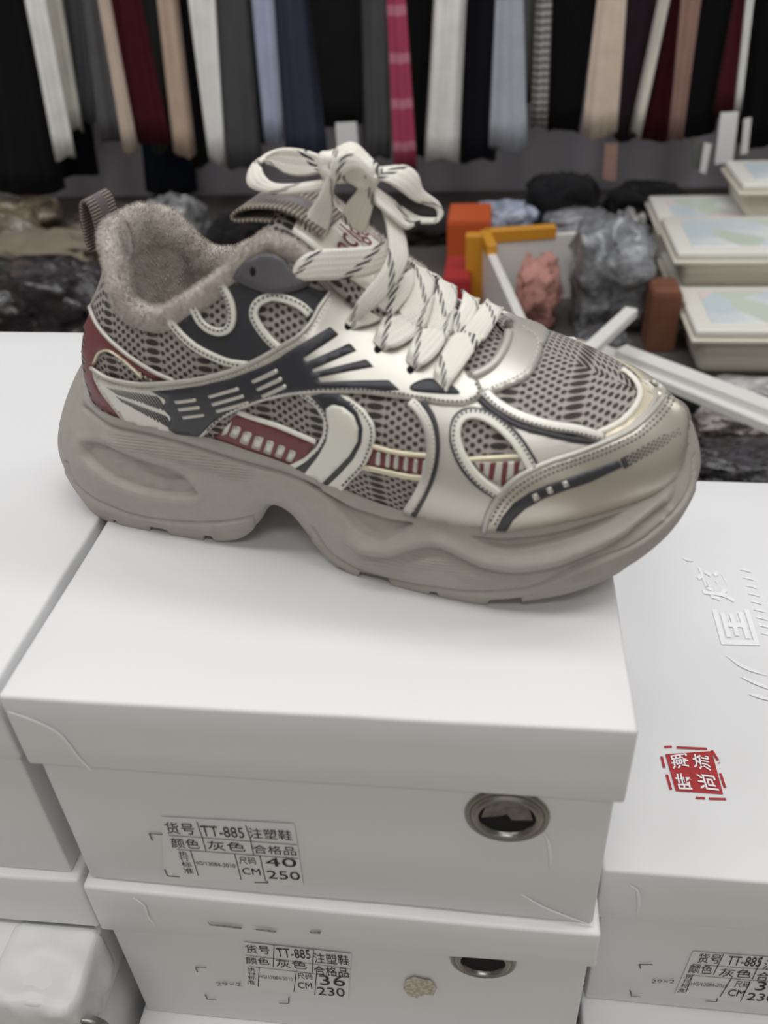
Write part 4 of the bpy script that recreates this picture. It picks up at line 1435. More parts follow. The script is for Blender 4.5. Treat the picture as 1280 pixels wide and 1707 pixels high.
def lace(e1, e2, lift=.0, name='lace_strand', n=70, m=9, th=.0013, crown=.0006, end_dip=0.0, zoomed=True):
    """a flat woven band between two traced edges."""
    cv = lambda L: np.array([(390 + q[0] * .359375, 230 + q[1] * .359375) + tuple(q[2:]) for q in L], float)
    def dense(L):
        L = cv(L)
        C_ = catmull(L, len(L) * 16)
        T_ = np.r_[0, np.cumsum(np.linalg.norm(np.diff(C_[:, :2], axis=0), axis=1))]
        T_ /= T_[-1]
        # keep the key correspondence of the two edges
        return np.stack([np.interp(np.linspace(0, 1, n), np.linspace(0, 1, len(C_)), C_[:, k]) for k in range(C_.shape[1])], 1)
    a, b = dense(e1), dense(e2)
    G = np.zeros((n, m, 3))
    for i in range(n):
        A_, na = lace_at(a[i])
        B_, nb_ = lace_at(b[i])
        for j in range(m):
            q_ = j / (m - 1)
            p = a[i] * (1 - q_) + b[i] * q_
            if len(p) == 3:
                P = A_.lerp(B_, q_)
                nn = None
            else:
                P, nn = lace_at(p)
            if nn is not None:
                l_ = lift - end_dip * float(sstep(.12, 0, i / (n - 1)))
                P = P + nn * l_
            G[i, j] = P
    nrm = np_normals_open(G)
    o, d = sray((600, 450))
    if (nrm[n // 2, m // 2] @ np.array(d)) > 0:
        G = G[:, ::-1]
        nrm = np_normals_open(G)
    q_ = np.linspace(-1, 1, m)
    G = G + nrm * (crown * (1 - np.abs(q_) ** 2.5))[None, :, None]
    return sheet(name, G, M['lace'], th, laces)
laces = bpy.data.objects.new('laces', None)
COL.objects.link(laces)
laces.parent = shoe
laces.matrix_parent_inverse = Matrix()
# straps from the far eyelets down to the near side
lace([(840, 470), (836, 580), (818, 690), (775, 780), (725, 835)], [(930, 565), (932, 680), (915, 750), (880, 830), (840, 905)], .0002)
lace([(945, 580), (945, 680), (917, 760), (890, 850), (855, 920)], [(1035, 650), (1032, 760), (1012, 825), (985, 895), (955, 965)], .0004)
lace([(1065, 680), (1050, 770), (1022, 840), (1000, 900), (970, 985)], [(1147, 740), (1112, 830), (1064, 895), (1040, 940), (1000, 1005)], .0006)
lace([(926, 1130), (940, 1075), (1000, 955), (1085, 858), (1165, 757)], [(988, 1194), (1062, 1095), (1130, 990), (1190, 900), (1250, 800)], .0016, end_dip=.0016)
# lobes that rise from the near eyelets
lace([(503, 866), (560, 795), (640, 705), (740, 655), (822, 618)], [(548, 906), (640, 888), (722, 838), (800, 755), (832, 690)], .0014, end_dip=.0014)
lace([(641, 960), (688, 865), (780, 822), (860, 788), (918, 738)], [(694, 1008), (768, 993), (850, 935), (900, 850), (918, 765)], .0018, end_dip=.0018)
lace([(793, 1048), (825, 968), (882, 900), (960, 852), (1017, 808)], [(848, 1100), (905, 1072), (962, 1012), (1002, 920), (1014, 832)], .0022, end_dip=.0022)
# top strap across the instep and the strand up to the knot
lace([(266, 618, -.0265), (300, 562, -.026), (380, 520, -.0245), (500, 510, -.021), (620, 502, -.017), (710, 478, -.012)], [(272, 648, -.0275), (310, 662, -.0275), (400, 660, -.026), (500, 656, -.0225), (620, 642, -.0185), (715, 600, -.014)])
lace([(655, 250, -.008), (700, 350, -.010), (716, 440, -.014), (712, 545, -.018), (660, 645, -.0225), (580, 745, -.0255), (502, 865, -.0255)], [(725, 340, -.004), (785, 420, -.006), (806, 500, -.010), (806, 580, -.0145), (745, 690, -.020), (650, 790, -.0245), (512, 895, -.0255)])
# the bow
lace([(450, 100, .002), (340, 57, .003), (240, 45, .003), (165, 62, .001), (118, 98, -.003), (125, 125, -.006), (140, 170, -.009), (180, 205, -.010), (250, 212, -.010), (340, 203, -.009), (440, 188, -.006)],
     [(445, 150, .0), (335, 178, .001), (245, 168, .001), (170, 128, .000), (88, 125, -.004), (58, 172, -.008), (66, 222, -.011), (125, 250, -.012), (220, 264, -.012), (330, 256, -.011), (430, 238, -.008)], name='bow_loop')
lace([(630, 140, -.004), (720, 128, -.004), (800, 127, -.003), (855, 170, -.002), (880, 240, .0), (945, 292, .004), (972, 345, .006), (945, 372, .004), (865, 372, .0), (790, 335, -.004), (715, 275, -.007), (650, 225, -.008)],
     [(650, 188, -.008), (720, 208, -.009), (775, 245, -.008), (815, 280, -.006), (850, 300, -.004), (890, 312, .0), (945, 335, .003), (940, 392, .001), (860, 400, -.004), (795, 424, -.009), (725, 370, -.012), (655, 310, -.012)], name='bow_loop')
lace([(440, 120, -.011), (425, 190, -.012), (392, 270, -.013), (342, 345, -.013), (312, 420, -.014), (285, 475, -.015), (255, 500, -.016)], [(500, 140, -.010), (466, 230, -.010), (460, 320, -.010), (446, 400, -.010), (422, 470, -.011), (400, 515, -.012), (345, 540, -.014)], name='lace_tail')
lace([(585, 165, -.012), (572, 235, -.010), (525, 300, -.008), (500, 345, -.006), (497, 385, -.004)], [(668, 185, -.010), (662, 250, -.008), (645, 320, -.006), (627, 385, -.004), (606, 440, -.002)], name='lace_tail')
def knot():
    bm = bmesh.new()
    bmesh.ops.create_icosphere(bm, subdivisions=4, radius=1)
    c = splane((584, 279), -.006)
    ax = (splane((625, 292), -.006) - splane((545, 272), -.006)).normalized()
    d = sray((584, 279))[1]
    bz = ax.cross(d).normalized()
    by = bz.cross(ax)
    for v in bm.verts:
        q_ = v.co.copy()
        f = 1 + .16 * math.sin(q_.x * 4.5 + q_.z * 2) + .08 * math.sin(q_.z * 7)
        v.co = c + ax * q_.x * .0112 + by * q_.y * .0068 * f + bz * q_.z * .0062 * f
    me = bm_mesh(bm, True)
    uv = me.uv_layers.new(name='UVMap')
    for l in me.loops:
        p = me.vertices[l.vertex_index].co - c
        uv.data[l.index].uv = (p.dot(bz) * 1.1 + .004, p.dot(ax) + .02)
    return new_obj('knot', me, M['lace'], laces)
knot()
lace([(448, 130, -.013), (470, 92, -.0145), (520, 66, -.0148), (565, 75, -.0142), (600, 105, -.013), (640, 150, -.012)], [(470, 215, -.013), (500, 180, -.0155), (540, 152, -.016), (580, 150, -.0155), (615, 175, -.014), (655, 225, -.012)], name='knot_wrap')
# ---------------------------------------------------------------- room behind
YG, YW = 1.55, 1.80              # distance of the hanging clothes and of the wall
BENCH = TOP - .34
def wall_mat():
    t = NT('grey_panel_wall')
    ob = t.obj()
    sp = t.n('ShaderNodeSeparateXYZ')
    t.l(ob, sp.inputs[0])
    st = t.math('ADD', t.math('MULTIPLY', t.math('SINE', t.math('MULTIPLY', sp.outputs[0], 2 * math.pi / .11)), .5), .5)
    t.set(Base_Color=t.mix(st, srgb(176, 174, 181), srgb(192, 190, 197)), Roughness=.6)
    t.bump(st, .25, .004)
    return t.m
M['wall'] = wall_mat()
M['floor'] = plain('floor_tiles', srgb(176, 170, 162), .5, var=.06, vscale=8)
def slab(name, x0, x1, y0, y1, z0, z1, mat, kind='structure', label=None):
    o = new_obj(name, bm_mesh(rounded_box_bm(x0, x1, y0, y1, z0, z1, 0)), M[mat], None, kind)
    if label:
        tag(o, label, name.split('_')[0])
    return o
slab('floor', -3, 3, -2.5, YW + .1, -.06, 0, 'floor')
slab('wall_back', -3, 3, YW, YW + .08, 0, 2.75, 'wall')
M['wall_plain'] = plain('plain_wall', srgb(202, 199, 194), .8)
M['ceiling'] = plain('ceiling_paint', srgb(226, 225, 220), .8)
slab('wall_left', -3.08, -3, -2.5, YW + .08, 0, 2.75, 'wall_plain')
slab('wall_right', 3, 3.08, -2.5, YW + .08, 0, 2.75, 'wall_plain')
slab('wall_front', -3.08, 3.08, -2.58, -2.5, 0, 2.75, 'wall_plain')
wf = bpy.data.objects.new('added_window_1', None)  # unseen window, added to frame the front fill light
COL.objects.link(wf)
wf.location = (.3, -2.49, 1.45)
wf['kind'] = 'structure'
for nm, x0, x1, z0, z1 in (('frame_bar', -1.36, -1.30, -.91, .91), ('frame_bar', 1.30, 1.36, -.91, .91), ('frame_bar', -1.3, 1.3, .85, .91), ('frame_bar', -1.3, 1.3, -.91, -.85)):
    new_obj(nm, bm_mesh(rounded_box_bm(x0, x1, 0, .05, z0, z1, .003)), M['steel'], wf)
slab('ceiling', -3.08, 3.08, -2.58, YW + .08, 2.75, 2.83, 'ceiling')

def cloth(name, c, rough=.9, bump=.25, var=.05, scale=26, sheen=.2):
    t = NT(name)
    nz = t.noise(scale, 4)
    lo_ = tuple(q * (1 - var) for q in c[:3]) + (1,)
    hi_ = tuple(min(1, q * (1 + var)) for q in c[:3]) + (1,)
    t.set(Base_Color=t.mix(t.ramp(nz, .3, .7), lo_, hi_), Roughness=rough, Specular_IOR_Level=.2, Sheen_Weight=sheen * .3)
    t.bump(t.noise(scale * 1.5, 3), bump, .006)
    return t.m
def striped(name, c1, c2, period, axis=2, duty=.2):
    t = NT(name)
    sp = t.n('ShaderNodeSeparateXYZ')
    t.l(t.obj(), sp.inputs[0])
    f = t.math('FRACT', t.math('MULTIPLY', sp.outputs[axis], 1 / period))
    t.set(Base_Color=t.mix(t.math('LESS_THAN', f, duty), c1, c2), Roughness=.9)
    return t.m
CL = {}
for k, c in dict(black=(19, 18, 20), white=(250, 250, 246), ivory=(242, 239, 228), grey=(104, 104, 106), lightgrey=(150, 150, 154), beige=(224, 206, 190), maroon=(84, 28, 36), darkgrey=(74, 76, 76), tan=(212, 188, 168), navy=(28, 32, 48), blue=(180, 190, 214), slate=(70, 74, 94), inky=(24, 24, 34), silverblue=(184, 190, 200), sage=(112, 114, 110), plum=(50, 36, 44), rose=(160, 128, 118)).items():
    CL[k] = cloth('cloth_' + k, srgb(*c))
CL['plaid'] = striped('cloth_pink_bands', srgb(180, 72, 100), srgb(205, 130, 148), .075, 2, .22)
CL['fine'] = striped('cloth_fine_stripe', srgb(190, 190, 186), srgb(96, 96, 96), .012, 2, .4)
RAIL = TOP + .62

def garment(kind, label, mat, t0, t1, b0, b1, yb, dy=0.0, seed=0, folds=2, thick=.022):
    """a length of cloth hanging from the rail: closed, pleated section, slightly swinging sides; traced at the picture's top and at its hem."""
    y = YG + dy
    a, b = at_y((t0, 0), y), at_y((t1, 0), y)
    c, d = at_y((b0, yb), y), at_y((b1, yb), y)
    rg = random.Random(seed)
    zt, zb = RAIL - .004, (c.z + d.z) / 2
    za = (a.z + b.z) / 2
    nr, n = 18, 28
    ph = rg.uniform(0, 6)
    V = []
    for r in range(nr):
        q = r / (nr - 1)
        z = zt + (zb - zt) * q
        k = max((za - z) / (za - zb), -.3)
        xl = a.x + (c.x - a.x) * k
        xr = b.x + (d.x - b.x) * k
        cx, hw = (xl + xr) / 2, max(.006, (xr - xl) / 2)
        taper = .35 + .65 * float(sstep(0, .12, q))
        for j in range(n):
            g = 2 * math.pi * j / n
            ux = math.cos(g)
            uy = math.sin(g)
            pleat = .0045 * math.sin(ux * folds * 3.1 + ph + q * .8) + .0025 * math.sin(q * 9 + ph + ux * 2)
            V.append((cx + ux * hw * (1 + .05 * math.sin(q * 7 + ph)), y + (uy * thick * .5 * taper + pleat), z + (.006 * math.sin(g * 2 + ph) if r == nr - 1 else 0)))
    F = grid_faces(nr, n, True, flip=True) + [tuple(range(n)), tuple(range((nr - 1) * n, nr * n))[::-1]]
    o = new_obj(kind, mesh_from(V, F), CL[mat])
    return tag(o, label, 'clothing', 'clothes hanging along the back wall')
GARM = [
 ('hanging_coat', 'black coat hanging at the far left of the clothes rail', 'black', -40, 45, -5, 108, 320, .03),
 ('hanging_trousers', 'black trousers behind the two leftmost white garments', 'black', 60, 120, 98, 165, 290, .09),
 ('hanging_shirt', 'leftmost white garment on the rail, beside the black coat', 'white', 43, 77, 94, 126, 262, .0),
 ('hanging_shirt', 'shorter white garment just right of the leftmost white one', 'ivory', 77, 105, 116, 140, 217, .03),
 ('hanging_jacket', 'light grey garment right of the leftmost white pair', 'grey', 104, 150, 128, 160, 200, .06),
 ('hanging_jacket', 'wide mid grey garment left of the narrow beige one', 'grey', 140, 168, 168, 205, 232, .10),
 ('hanging_trousers', 'narrow beige garment left of the dark maroon one', 'beige', 165, 182, 206, 229, 250, .02),
 ('hanging_dress', 'dark maroon garment on the left half of the rail', 'maroon', 184, 236, 214, 286, 235, .04),
 ('hanging_trousers', 'narrow dark grey garment between maroon and tan ones', 'darkgrey', 232, 262, 254, 280, 252, .06),
 ('hanging_trousers', 'tan garment left of the tall white one above the heel', 'tan', 260, 297, 289, 326, 257, .01),
 ('hanging_trousers', 'narrow black garment right of the tan one', 'black', 295, 318, 318, 348, 274, .05),
 ('hanging_skirt', 'long navy garment hanging lowest behind the tan one', 'navy', 215, 290, 245, 330, 322, .12),
 ('hanging_trousers', 'white garment on the rail above the shoe heel, beside wide grey one', 'white', 315, 360, 350, 376, 266, .0),
 ('hanging_skirt', 'wide plain grey garment left of the light blue one', 'grey', 360, 414, 376, 438, 276, .05),
 ('hanging_trousers', 'thin black garment between wide grey and light blue', 'black', 408, 424, 425, 442, 240, .08),
 ('hanging_jeans', 'light blue garment on the rail', 'blue', 418, 456, 440, 472, 234, .0),
 ('hanging_skirt', 'slate blue garment right of the light blue one', 'slate', 454, 522, 476, 548, 262, .03),
 ('hanging_coat', 'black coat above the shoelace bow', 'black', 515, 600, 540, 606, 205, .02),
 ('hanging_trousers', 'mid grey garment left of the pink banded one', 'grey', 596, 644, 604, 652, 262, .05),
 ('hanging_scarf', 'pink garment with pale horizontal bands', 'plaid', 645, 676, 656, 696, 280, .0),
 ('hanging_trousers', 'black garment between the pink banded and the broad white ones', 'black', 674, 728, 684, 716, 262, .05),
 ('hanging_trousers', 'broad white garment in the middle of the rail', 'white', 722, 778, 705, 766, 268, .0),
 ('hanging_trousers', 'blue-black garment right of the broad white one', 'inky', 774, 832, 764, 828, 266, .04),
 ('hanging_skirt', 'silvery grey-blue garment right of centre', 'silverblue', 825, 873, 816, 877, 246, .0),
 ('hanging_sleeve', 'dull sage grey sleeve beside the silvery garment', 'sage', 870, 894, 868, 890, 172, .05),
 ('hanging_sleeve', 'pale sleeve with fine horizontal stripes', 'fine', 893, 921, 884, 912, 210, .01),
 ('hanging_coat', 'black coat left of the beige garment on the right', 'black', 918, 998, 912, 966, 215, .05),
 ('hanging_trousers', 'beige garment on the right half of the rail', 'beige', 996, 1043, 970, 1028, 224, .0),
 ('hanging_trousers', 'dark plum garment right of the beige one', 'plum', 1038, 1100, 1022, 1062, 230, .04),
 ('hanging_trousers', 'narrow ivory garment slanting beside the plum one', 'ivory', 1096, 1118, 1050, 1069, 222, .01),
 ('hanging_dress', 'maroon garment right of the narrow ivory one', 'maroon', 1114, 1138, 1064, 1118, 230, .05),
 ('hanging_trousers', 'dusty rose garment on the right of the rail', 'rose', 1134, 1168, 1112, 1138, 232, .02),
 ('hanging_coat', 'broad black garment right of the dusty rose one', 'black', 1164, 1230, 1128, 1192, 222, .04),
 ('hanging_dress', 'maroon garment near the right picture edge', 'maroon', 1224, 1246, 1188, 1230, 190, .02),
 ('hanging_trousers', 'thin white edge of a garment near the right picture edge', 'white', 1244, 1254, 1224, 1233, 186, .0),
 ('hanging_coat', 'dark grey coat beyond the left picture edge', 'darkgrey', -150, -50, -120, -10, 280, .04),
 ('hanging_dress', 'beige dress further beyond the left picture edge', 'beige', -260, -160, -220, -125, 260, .02),
 ('hanging_trousers', 'white trousers beyond the right picture edge', 'white', 1340, 1400, 1305, 1360, 250, .0),
 ('hanging_coat', 'navy coat further beyond the right picture edge', 'navy', 1410, 1520, 1370, 1470, 270, .03),
 ('hanging_coat', 'black garment cut off by the right picture edge', 'black', 1254, 1330, 1228, 1300, 240, .04),
]
layers = []                      # hang clothes that would touch one behind the other
for i in sorted(range(len(GARM)), key=lambda i: GARM[i][8]):
    k, lb, mt, t0, t1, b0, b1, yb, dy = GARM[i]
    ext = (t0 * 1.3 - b0 * .3, t1 * 1.3 - b1 * .3)
    span = (min(t0, b0, ext[0]) - 5, max(t1, b1, ext[1]) + 5)
    li = 0
    while li < len(layers) and any(span[0] < s_[1] and span[1] > s_[0] for s_ in layers[li]):
        li += 1
    if li == len(layers):
        layers.append([])
    layers[li].append(span)
    garment(k, lb, mt, t0, t1, b0, b1, yb, li * .042, i * 7 + 3, 2 + (t1 - t0) // 40)
def rail():
    t = thing('clothes_rail', 'steel clothes rail above the picture that carries the garments', 'rail', (0, YG + .05, 0))
    def rod(p, q, r, nm):
        p, q = Vector(p), Vector(q)
        d = (q - p)
        bm = bmesh.new()
        bmesh.ops.create_cone(bm, cap_ends=True, segments=16, radius1=r, radius2=r, depth=d.length)
        me = bm_mesh(bm, True)
        me.transform(Matrix.Translation((p + q) / 2) @ d.to_track_quat('Z', 'Y').to_matrix().to_4x4())
        new_obj(nm, me, M['steel'], t)
    rod((-2.2, 0, RAIL + .016), (2.2, 0, RAIL + .016), .014, 'rod')
    for x in (-2.2, 2.2):
        rod((x, 0, 0), (x, 0, RAIL), .016, 'post')
rail()

def tag_card(label, quad, dy, mat, nm='price_tag'):
    y = YG + dy
    P = [at_y(p, y) for p in quad]
    n = Vector((0, .0015, 0))
    V = [p - n for p in P] + [p + n for p in P]
    F = [(0, 1, 2, 3), (7, 6, 5, 4)] + [(i, 4 + i, 4 + (i + 1) % 4, (i + 1) % 4) for i in range(4)]
    o = new_obj(nm, mesh_from(V, F, False), M[mat] if mat in M else CL[mat])
    return tag(o, label, 'tag', 'swing tags on the hanging clothes')
M['tag_white'] = plain('white_tag', srgb(238, 238, 238), .5)
tag_card('white swing tag hanging below the black coat above the bow', ((559, 205), (594, 203), (598, 254), (563, 256)), -.03, 'tag_white')
tag_card('largest white swing tag, below the maroon garment at right', ((1201, 188), (1231, 186), (1221, 270), (1191, 274)), -.03, 'tag_white')
tag_card('small white tag left of the largest white swing tag', ((1174, 238), (1186, 240), (1176, 290), (1166, 286)), -.03, 'tag_white')
tag_card('brown tag under the beige garment', ((1008, 240), (1030, 240), (1026, 302), (1004, 298)), -.02, 'rose')
tag_card('olive tag left of the small white tag', ((1156, 232), (1170, 236), (1168, 284), (1154, 280)), .0, 'sage')
tag_card('white tag close to the right picture edge', ((1240, 198), (1252, 196), (1246, 255), (1234, 258)), -.02, 'tag_white')

# ------------------------------ bench and what lies on it
def bench():
    t = thing('stock_bench', 'long low bench behind the shoe boxes covered with stock', 'bench', (0, 0, 0))
    new_obj('benchtop', bm_mesh(rounded_box_bm(-1.6, 1.9, .58, YW - .01, BENCH - .03, BENCH, .003)), M['bench'], t)
    for x in (-1.55, 1.8):
        for y in (.62, YW - .1):
            new_obj('leg', bm_mesh(rounded_box_bm(x, x + .05, y, y + .05, 0, BENCH - .03, .002)), M['bench'], t)
M['bench'] = plain('dark_bench', srgb(84, 80, 78), .7)
bench()

def bagmat(name, c, rough=.18, var=.35, scale=22):
    t = NT(name)
    nz = t.noise(scale, 5, None, .6)
    lo_ = tuple(q * (1 - var) for q in c[:3]) + (1,)
    hi_ = tuple(min(1, q * (1 + var)) for q in c[:3]) + (1,)
    t.set(Base_Color=t.mix(t.ramp(nz, .35, .65), lo_, hi_), Roughness=rough, Specular_IOR_Level=.6, Coat_Weight=.7, Coat_Roughness=.12)
    t.bump(t.noise(scale * 1.6, 3), .9, .02)
    return t.m

def heap(nm, label, cat, px, y, wpx, hpx, depth, mat, seed, rough=.25, flat=.0, yaw=0.0):
    """a soft folded lump lying on the bench: rounded block with folds, base on the bench, traced width and top."""
    c = at_y(px, y)
    k = (c - CAMP).dot(CF) / FPX
    hw = wpx * k / 2
    zt = max(BENCH + .02, at_y((px[0], px[1] - hpx / 2), y).z)
    zb = BENCH
    bm = bmesh.new()
    bmesh.ops.create_cube(bm, size=2)
    bmesh.ops.subdivide_edges(bm, edges=bm.edges[:], cuts=11, use_grid_fill=True)
    off = Vector((seed * 5.3, seed * 2.1, seed * 3.7))
    ca, sa = math.cos(yaw), math.sin(yaw)
    for v in bm.verts:
        p = v.co
        # superellipsoid
        q = Vector((p.x * math.sqrt(max(0, 1 - p.y * p.y / 2 - p.z * p.z / 2 + p.y * p.y * p.z * p.z / 3)), p.y * math.sqrt(max(0, 1 - p.x * p.x / 2 - p.z * p.z / 2 + p.x * p.x * p.z * p.z / 3)), p.z * math.sqrt(max(0, 1 - p.x * p.x / 2 - p.y * p.y / 2 + p.x * p.x * p.y * p.y / 3))))
        q = q.lerp(p * .9, .45)
        nz = mnoise.noise_vector(q * 2.1 + off)
        n2 = mnoise.noise_vector(q * 5.2 + off)
        ridge = 1 - abs(mnoise.noise(q * 2.6 + off)) * 2
        q = q + nz * rough + n2 * rough * .4 + q.normalized() * ridge * rough * .5
        x, yy = q.x * hw, q.y * depth / 2
        z = zb + max(0, (q.z + .9) / 1.9) * (zt - zb)
        v.co = Vector((c.x + x * ca - yy * sa, y + x * sa + yy * ca, max(zb + .0005, z)))
    o = new_obj(nm, bm_mesh(bm, True), mat)
    return tag(o, label, cat)
B = lambda n, c, **k: bagmat(n, srgb(*c), **k)
H = [
 ('bagged_clothes', 'olive brown bagged clothes at the far left behind the boxes', 'bag', (18, 385), 1.42, 150, 90, .16, B('olive_bag', (112, 100, 82)), .3),
 ('folded_garment', 'dusty grey folded garment left of the shoe heel', 'clothing', (75, 430), 1.235, 190, 70, .11, cloth('dusty_grey', srgb(134, 124, 110), scale=18), .3),
 ('plastic_bag', 'shiny black plastic bag left of the shoe heel', 'bag', (60, 500), 1.02, 240, 110, .15, B('black_bag', (40, 38, 40)), .3),
 ('plastic_bag', 'clear glossy bag with pale contents behind the heel collar', 'bag', (285, 375), 1.38, 88, 80, .18, B('pale_bag', (150, 150, 152)), .35),
 ('folded_garment', 'brown garment in a bag between clear bag and heel', 'clothing', (178, 400), 1.42, 100, 90, .18, B('brown_bag', (92, 78, 66)), .3),
 ('folded_garment', 'black folded garment seen through the gap over the collar', 'clothing', (398, 405), 1.38, 76, 80, .18, cloth('black_cloth_a', srgb(26, 24, 26), scale=18), .3),
 ('folded_garment', 'dark folded garment behind the tongue of the sneaker', 'clothing', (530, 400), 1.35, 150, 80, .22, cloth('dark_cloth_b', srgb(48, 44, 46), scale=18), .3),
 ('folded_garment', 'black-brown folded garment right of the shoelace bow', 'clothing', (708, 400), 1.47, 90, 70, .09, cloth('black_brown', srgb(38, 33, 33), scale=20), .3),
 ('plastic_packet', 'blue and white plastic packet behind the laces', 'packet', (838, 375), 1.44, 96, 75, .08, B('blue_packet', (168, 178, 198), scale=30), .25),
 ('folded_trousers', 'black folded trousers on top against the back wall', 'clothing', (936, 330), 1.53, 116, 70, .09, cloth('black_cloth_c', srgb(30, 29, 32), scale=18), .25),
 ('folded_trousers', 'second black folded bundle at the wall beside the tubs', 'clothing', (1078, 340), 1.53, 120, 60, .09, cloth('black_cloth_d', srgb(24, 22, 25), scale=18), .3),
 ('bagged_clothes', 'grey bagged shirt with white print below the black trousers', 'bag', (958, 375), 1.42, 110, 50, .07, B('grey_bag', (132, 132, 138), scale=14), .16),
]
for i, (nm, lb, cat, p, y, wp, hp, dp, mt, rg_) in enumerate(H):
    heap(nm, lb, cat, p, y, wp, hp, dp, mt, i + 1, rg_)

def board(t, nm, p, q, w_, h_, mat):
    """a straight batten from p to q with section w x h."""
    p, q = Vector(p), Vector(q)
    d = (q - p)
    me = bm_mesh(rounded_box_bm(-w_ / 2, w_ / 2, -h_ / 2, h_ / 2, 0, d.length, .0015, 1))
    me.transform(Matrix.Translation(p) @ d.to_track_quat('Z', 'Y').to_matrix().to_4x4())
    return new_obj(nm, me, M[mat], t)
M['yellow'] = plain('yellow_card', srgb(214, 150, 40), .5)
M['white_board'] = plain('white_board', srgb(232, 230, 226), .5)
M['cardboard'] = plain('brown_card', srgb(120, 76, 56), .8, var=.1, vscale=30)
M['orange_card'] = plain('orange_card', srgb(206, 92, 44), .5)
M['red_card'] = plain('red_card', srgb(176, 46, 48), .5)
# open crate with yellow corners
def crate():
    z1 = TOP - .235
    a = at_z((808, 398), z1); b = at_z((1046, 382), z1); c = at_z((1118, 505), z1); d = at_z((882, 560), z1)
    t = thing('open_carton', 'open white carton with orange-yellow corner holding bagged clothes', 'carton', (0, 0, 0))
    P = [a, b, c, d]
    for i in (0, 3):
        p, q = P[i], P[(i + 1) % 4]
        n = (q - p).cross(Vector((0, 0, 1))).normalized() * .006
        V = [Vector((v.x, v.y, z)) + s * n for v in (p, q) for z in (BENCH + .001, z1 if i in (0, 3) else BENCH + .03) for s in (-1, 1)]
        F = [(0, 1, 3, 2), (4, 6, 7, 5), (0, 2, 6, 4), (1, 5, 7, 3), (2, 3, 7, 6), (0, 4, 5, 1)]
        new_obj('side_panel', mesh_from(V, F, False), M['white_board'], t)
    e = (b - a).normalized()
    f = (d - a).normalized()
    for p, q, nm in ((a, a + e * .11, 'corner_band'), (a, a + f * .07, 'corner_band')):
        n = Vector((0, 0, .011))
        board(t, nm, p + n * .4, q + n * .4, .016, .02, 'yellow')
    board(t, 'corner_post', Vector((a.x - .012, a.y - .012, BENCH)), Vector((a.x - .012, a.y - .012, z1 + .012)), .034, .02, 'yellow')
    return a, b, c, d
ca_ = crate()
heap('fleece_garment', 'dusty pink fleece garment inside the open carton', 'clothing', (896, 492), 1.08, 64, 112, .085, cloth('pink_fleece', srgb(190, 140, 130), scale=60, bump=.9), 21, .35)
heap('bagged_clothes', 'grey bagged clothes with white print inside the open carton', 'bag', (1018, 466), 1.085, 128, 190, .12, B('grey_print_bag', (128, 130, 134), scale=13, var=.5, rough=.4), 22, .26)
heap('plastic_bag', 'pale grey crumpled bag standing at the carton rim', 'bag', (1046, 400), 1.40, 46, 90, .05, B('pale_grey_bag', (168, 166, 164)), 23, .3)
heap('bagged_clothes', 'dark grey bag below the print bag beside the brown card', 'bag', (1000, 580), .93, 90, 56, .07, B('dark_grey_bag', (82, 82, 86), scale=34), 24, .3)
def carton(nm, label, px, y, w_, d_, h_, mat, rot=0.0, z0=None):
    p = at_y(px, y)
    t = thing(nm, label, 'carton', (p.x, y, z0 if z0 is not None else BENCH), rot)
    new_obj('body', bm_mesh(rounded_box_bm(0, w_, 0, d_, 0, h_, .002)), M[mat], t)
    for s in (0, 1):
        new_obj('flap', bm_mesh(rounded_box_bm(.002, w_ - .002, s * d_ / 2 + .001, (s + 1) * d_ / 2 - .001, h_, h_ + .003, .001)), M[mat], t)
    return t
carton('small_carton', 'orange carton behind the laces, left of the open carton', (745, 450), 1.30, .075, .1, .085, 'orange_card')
carton('small_carton', 'red carton in front of the orange one', (738, 500), 1.10, .043, .1, .06, 'red_card')
carton('cardboard_box', 'brown cardboard box between grey bags and white tubs', (1075, 590), .98, .04, .06, .085, 'cardboard')

# long white slats lying askew
def slat(label, pa, pb, z, w_=.022, h_=.012, mat='white_board', nm='white_lath'):
    t = thing(nm, label, 'lath', (0, 0, 0))
    p, q = at_z(pa, z), at_z(pb, z)
    o = board(t, 'bar', p, q, w_, h_, mat)
    e = (q - p).normalized()
    board(t, 'end_cap', p - e * .006, p, w_ * 1.05, h_ * 1.05, mat)
    return t
slat('upper of the two long white slats pointing to the lower right', (1040, 588), (1300, 688), BENCH + .085)
slat('lower of the two long white slats pointing to the lower right', (1000, 588), (1300, 712), BENCH + .075, .026)
slat('short white rod leaning inside the open carton', (985, 582), (1052, 520), BENCH + .13, .016, .012, nm='white_lath')
slat('pale lath along the left side of the open carton', (872, 545), (915, 600), BENCH + .12, .02, .01, nm='white_lath')
heap('plastic_bag', 'cream paper wrap under the slats right of the laces', 'wrap', (955, 600), .84, 120, 44, .07, cloth('cream_wrap', srgb(218, 206, 190), scale=20), 25, .2)
heap('plastic_bag', 'clear bag with grey and pink clothes right of the toe', 'bag', (1225, 730), .77, 170, 90, .06, B('grey_pink_bag', (170, 160, 160), scale=40, var=.45), 26, .3)
heap('plastic_bag', 'dark bag with glossy folds at the right picture edge', 'bag', (1255, 785), .675, 190, 66, .07, B('charcoal_bag', (62, 60, 64), scale=40, var=.6), 27, .3)
heap('plastic_bag', 'crumpled clear bag under the slats by the right edge', 'bag', (1240, 668), .845, 150, 60, .05, B('clear_bag', (176, 174, 172), scale=30), 28, .3)
heap('folded_garment', 'black folded garment under the white slats', 'clothing', (1100, 650), .80, 110, 50, .08, cloth('black_cloth_e', srgb(34, 32, 34), scale=20), 29, .25)

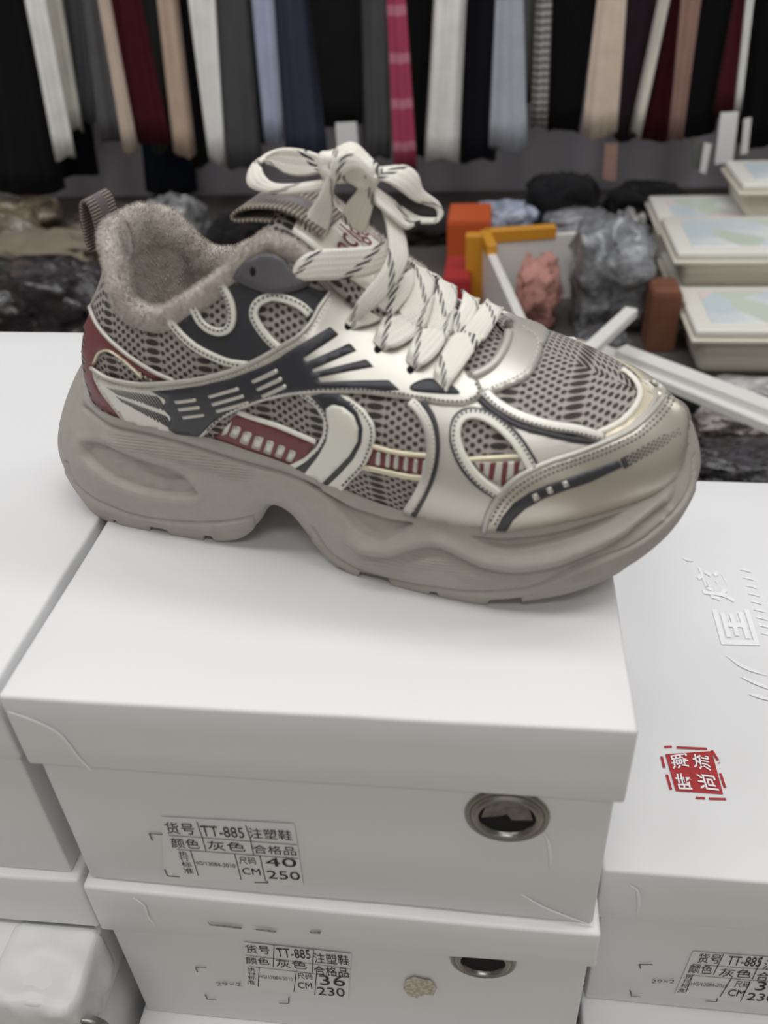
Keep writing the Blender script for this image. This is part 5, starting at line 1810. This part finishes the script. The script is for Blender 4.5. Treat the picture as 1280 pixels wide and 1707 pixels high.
# lidded tubs
def tub_mats():
    M['tub'] = plain('tub_plastic', srgb(226, 222, 206), .35, spec=.5)
    M['tub_lid'] = plain('tub_lid_plastic', srgb(236, 234, 226), .3)
    t = NT('tub_print')
    nz = t.noise(9, 3)
    v = t.n('ShaderNodeTexVoronoi')
    v.inputs['Scale'].default_value = 16
    t.l(t.obj(), v.inputs['Vector'])
    c = t.mix(t.ramp(nz, .4, .6), srgb(236, 238, 238), srgb(206, 220, 226))
    sp = t.n('ShaderNodeSeparateColor')
    t.l(v.outputs['Color'], sp.inputs[0])
    c = t.mix(t.math('GREATER_THAN', sp.outputs[0], .72), c, srgb(234, 218, 216))
    c = t.mix(t.math('GREATER_THAN', sp.outputs[1], .80), c, srgb(206, 218, 204))
    t.set(Base_Color=c, Roughness=.3)
    M['tub_print'] = t.m
tub_mats()
def tub(label, x, y, z, w_=.26, d_=.17, h_=.085, rot=0.0):
    t = thing('storage_tub', label, 'container', (x, y, z), rot, 'white plastic tubs stacked at right')
    bm = rounded_box_bm(0, w_, 0, d_, 0.0002, h_, .012, 3)
    for v in bm.verts:
        k = .94 + .06 * (v.co.z / h_)
        v.co.x = w_ / 2 + (v.co.x - w_ / 2) * k
        v.co.y = d_ / 2 + (v.co.y - d_ / 2) * k
    new_obj('body', bm_mesh(bm, True), M['tub'], t)
    lid = new_obj('lid', bm_mesh(rounded_box_bm(-.006, w_ + .006, -.006, d_ + .006, h_ - .004, h_ + .008, .004, 3), True), M['tub_lid'], t)
    new_obj('rim', bm_mesh(rounded_box_bm(-.010, w_ + .010, -.010, d_ + .010, h_ - .010, h_ - .004, .002, 2), True), M['tub'], t)
    new_obj('printed_panel', bm_mesh(rounded_box_bm(.018, w_ - .018, .016, d_ - .016, h_ + .0065, h_ + .0092, .001, 1)), M['tub_print'], lid)
    return t
p = at_z((1152, 628), BENCH)
tub('nearest white lidded tub at the right edge', p.x, p.y, BENCH, .27, .14, .062)
y2 = p.y + .165
h2 = at_y((1130, 416), y2).z - BENCH
x2 = at_y((1132, 440), y2).x
tub('white lidded tub under the blue-topped one, behind the nearest', x2 + .008, y2 + .004, BENCH, .28, .15, h2 / 2 - .009)
tub('white lidded tub with pale blue print, on top of the second stack', x2, y2, BENCH + h2 / 2 - .0005, .28, .15, h2 / 2 - .009)
y3 = y2 + .19
h3 = at_y((1112, 372), y3).z - BENCH
x3 = at_y((1106, 390), y3).x
tub('white lidded tub with pink print, behind the blue-topped one', x3, y3, BENCH, .30, .15, h3 - .009)
x4 = at_y((1236, 330), y3 + .02).x
tub('topmost white tub in the right upper corner of the stacks', x4, y3 + .01, BENCH + h3 + .0005, .26, .13, .05)
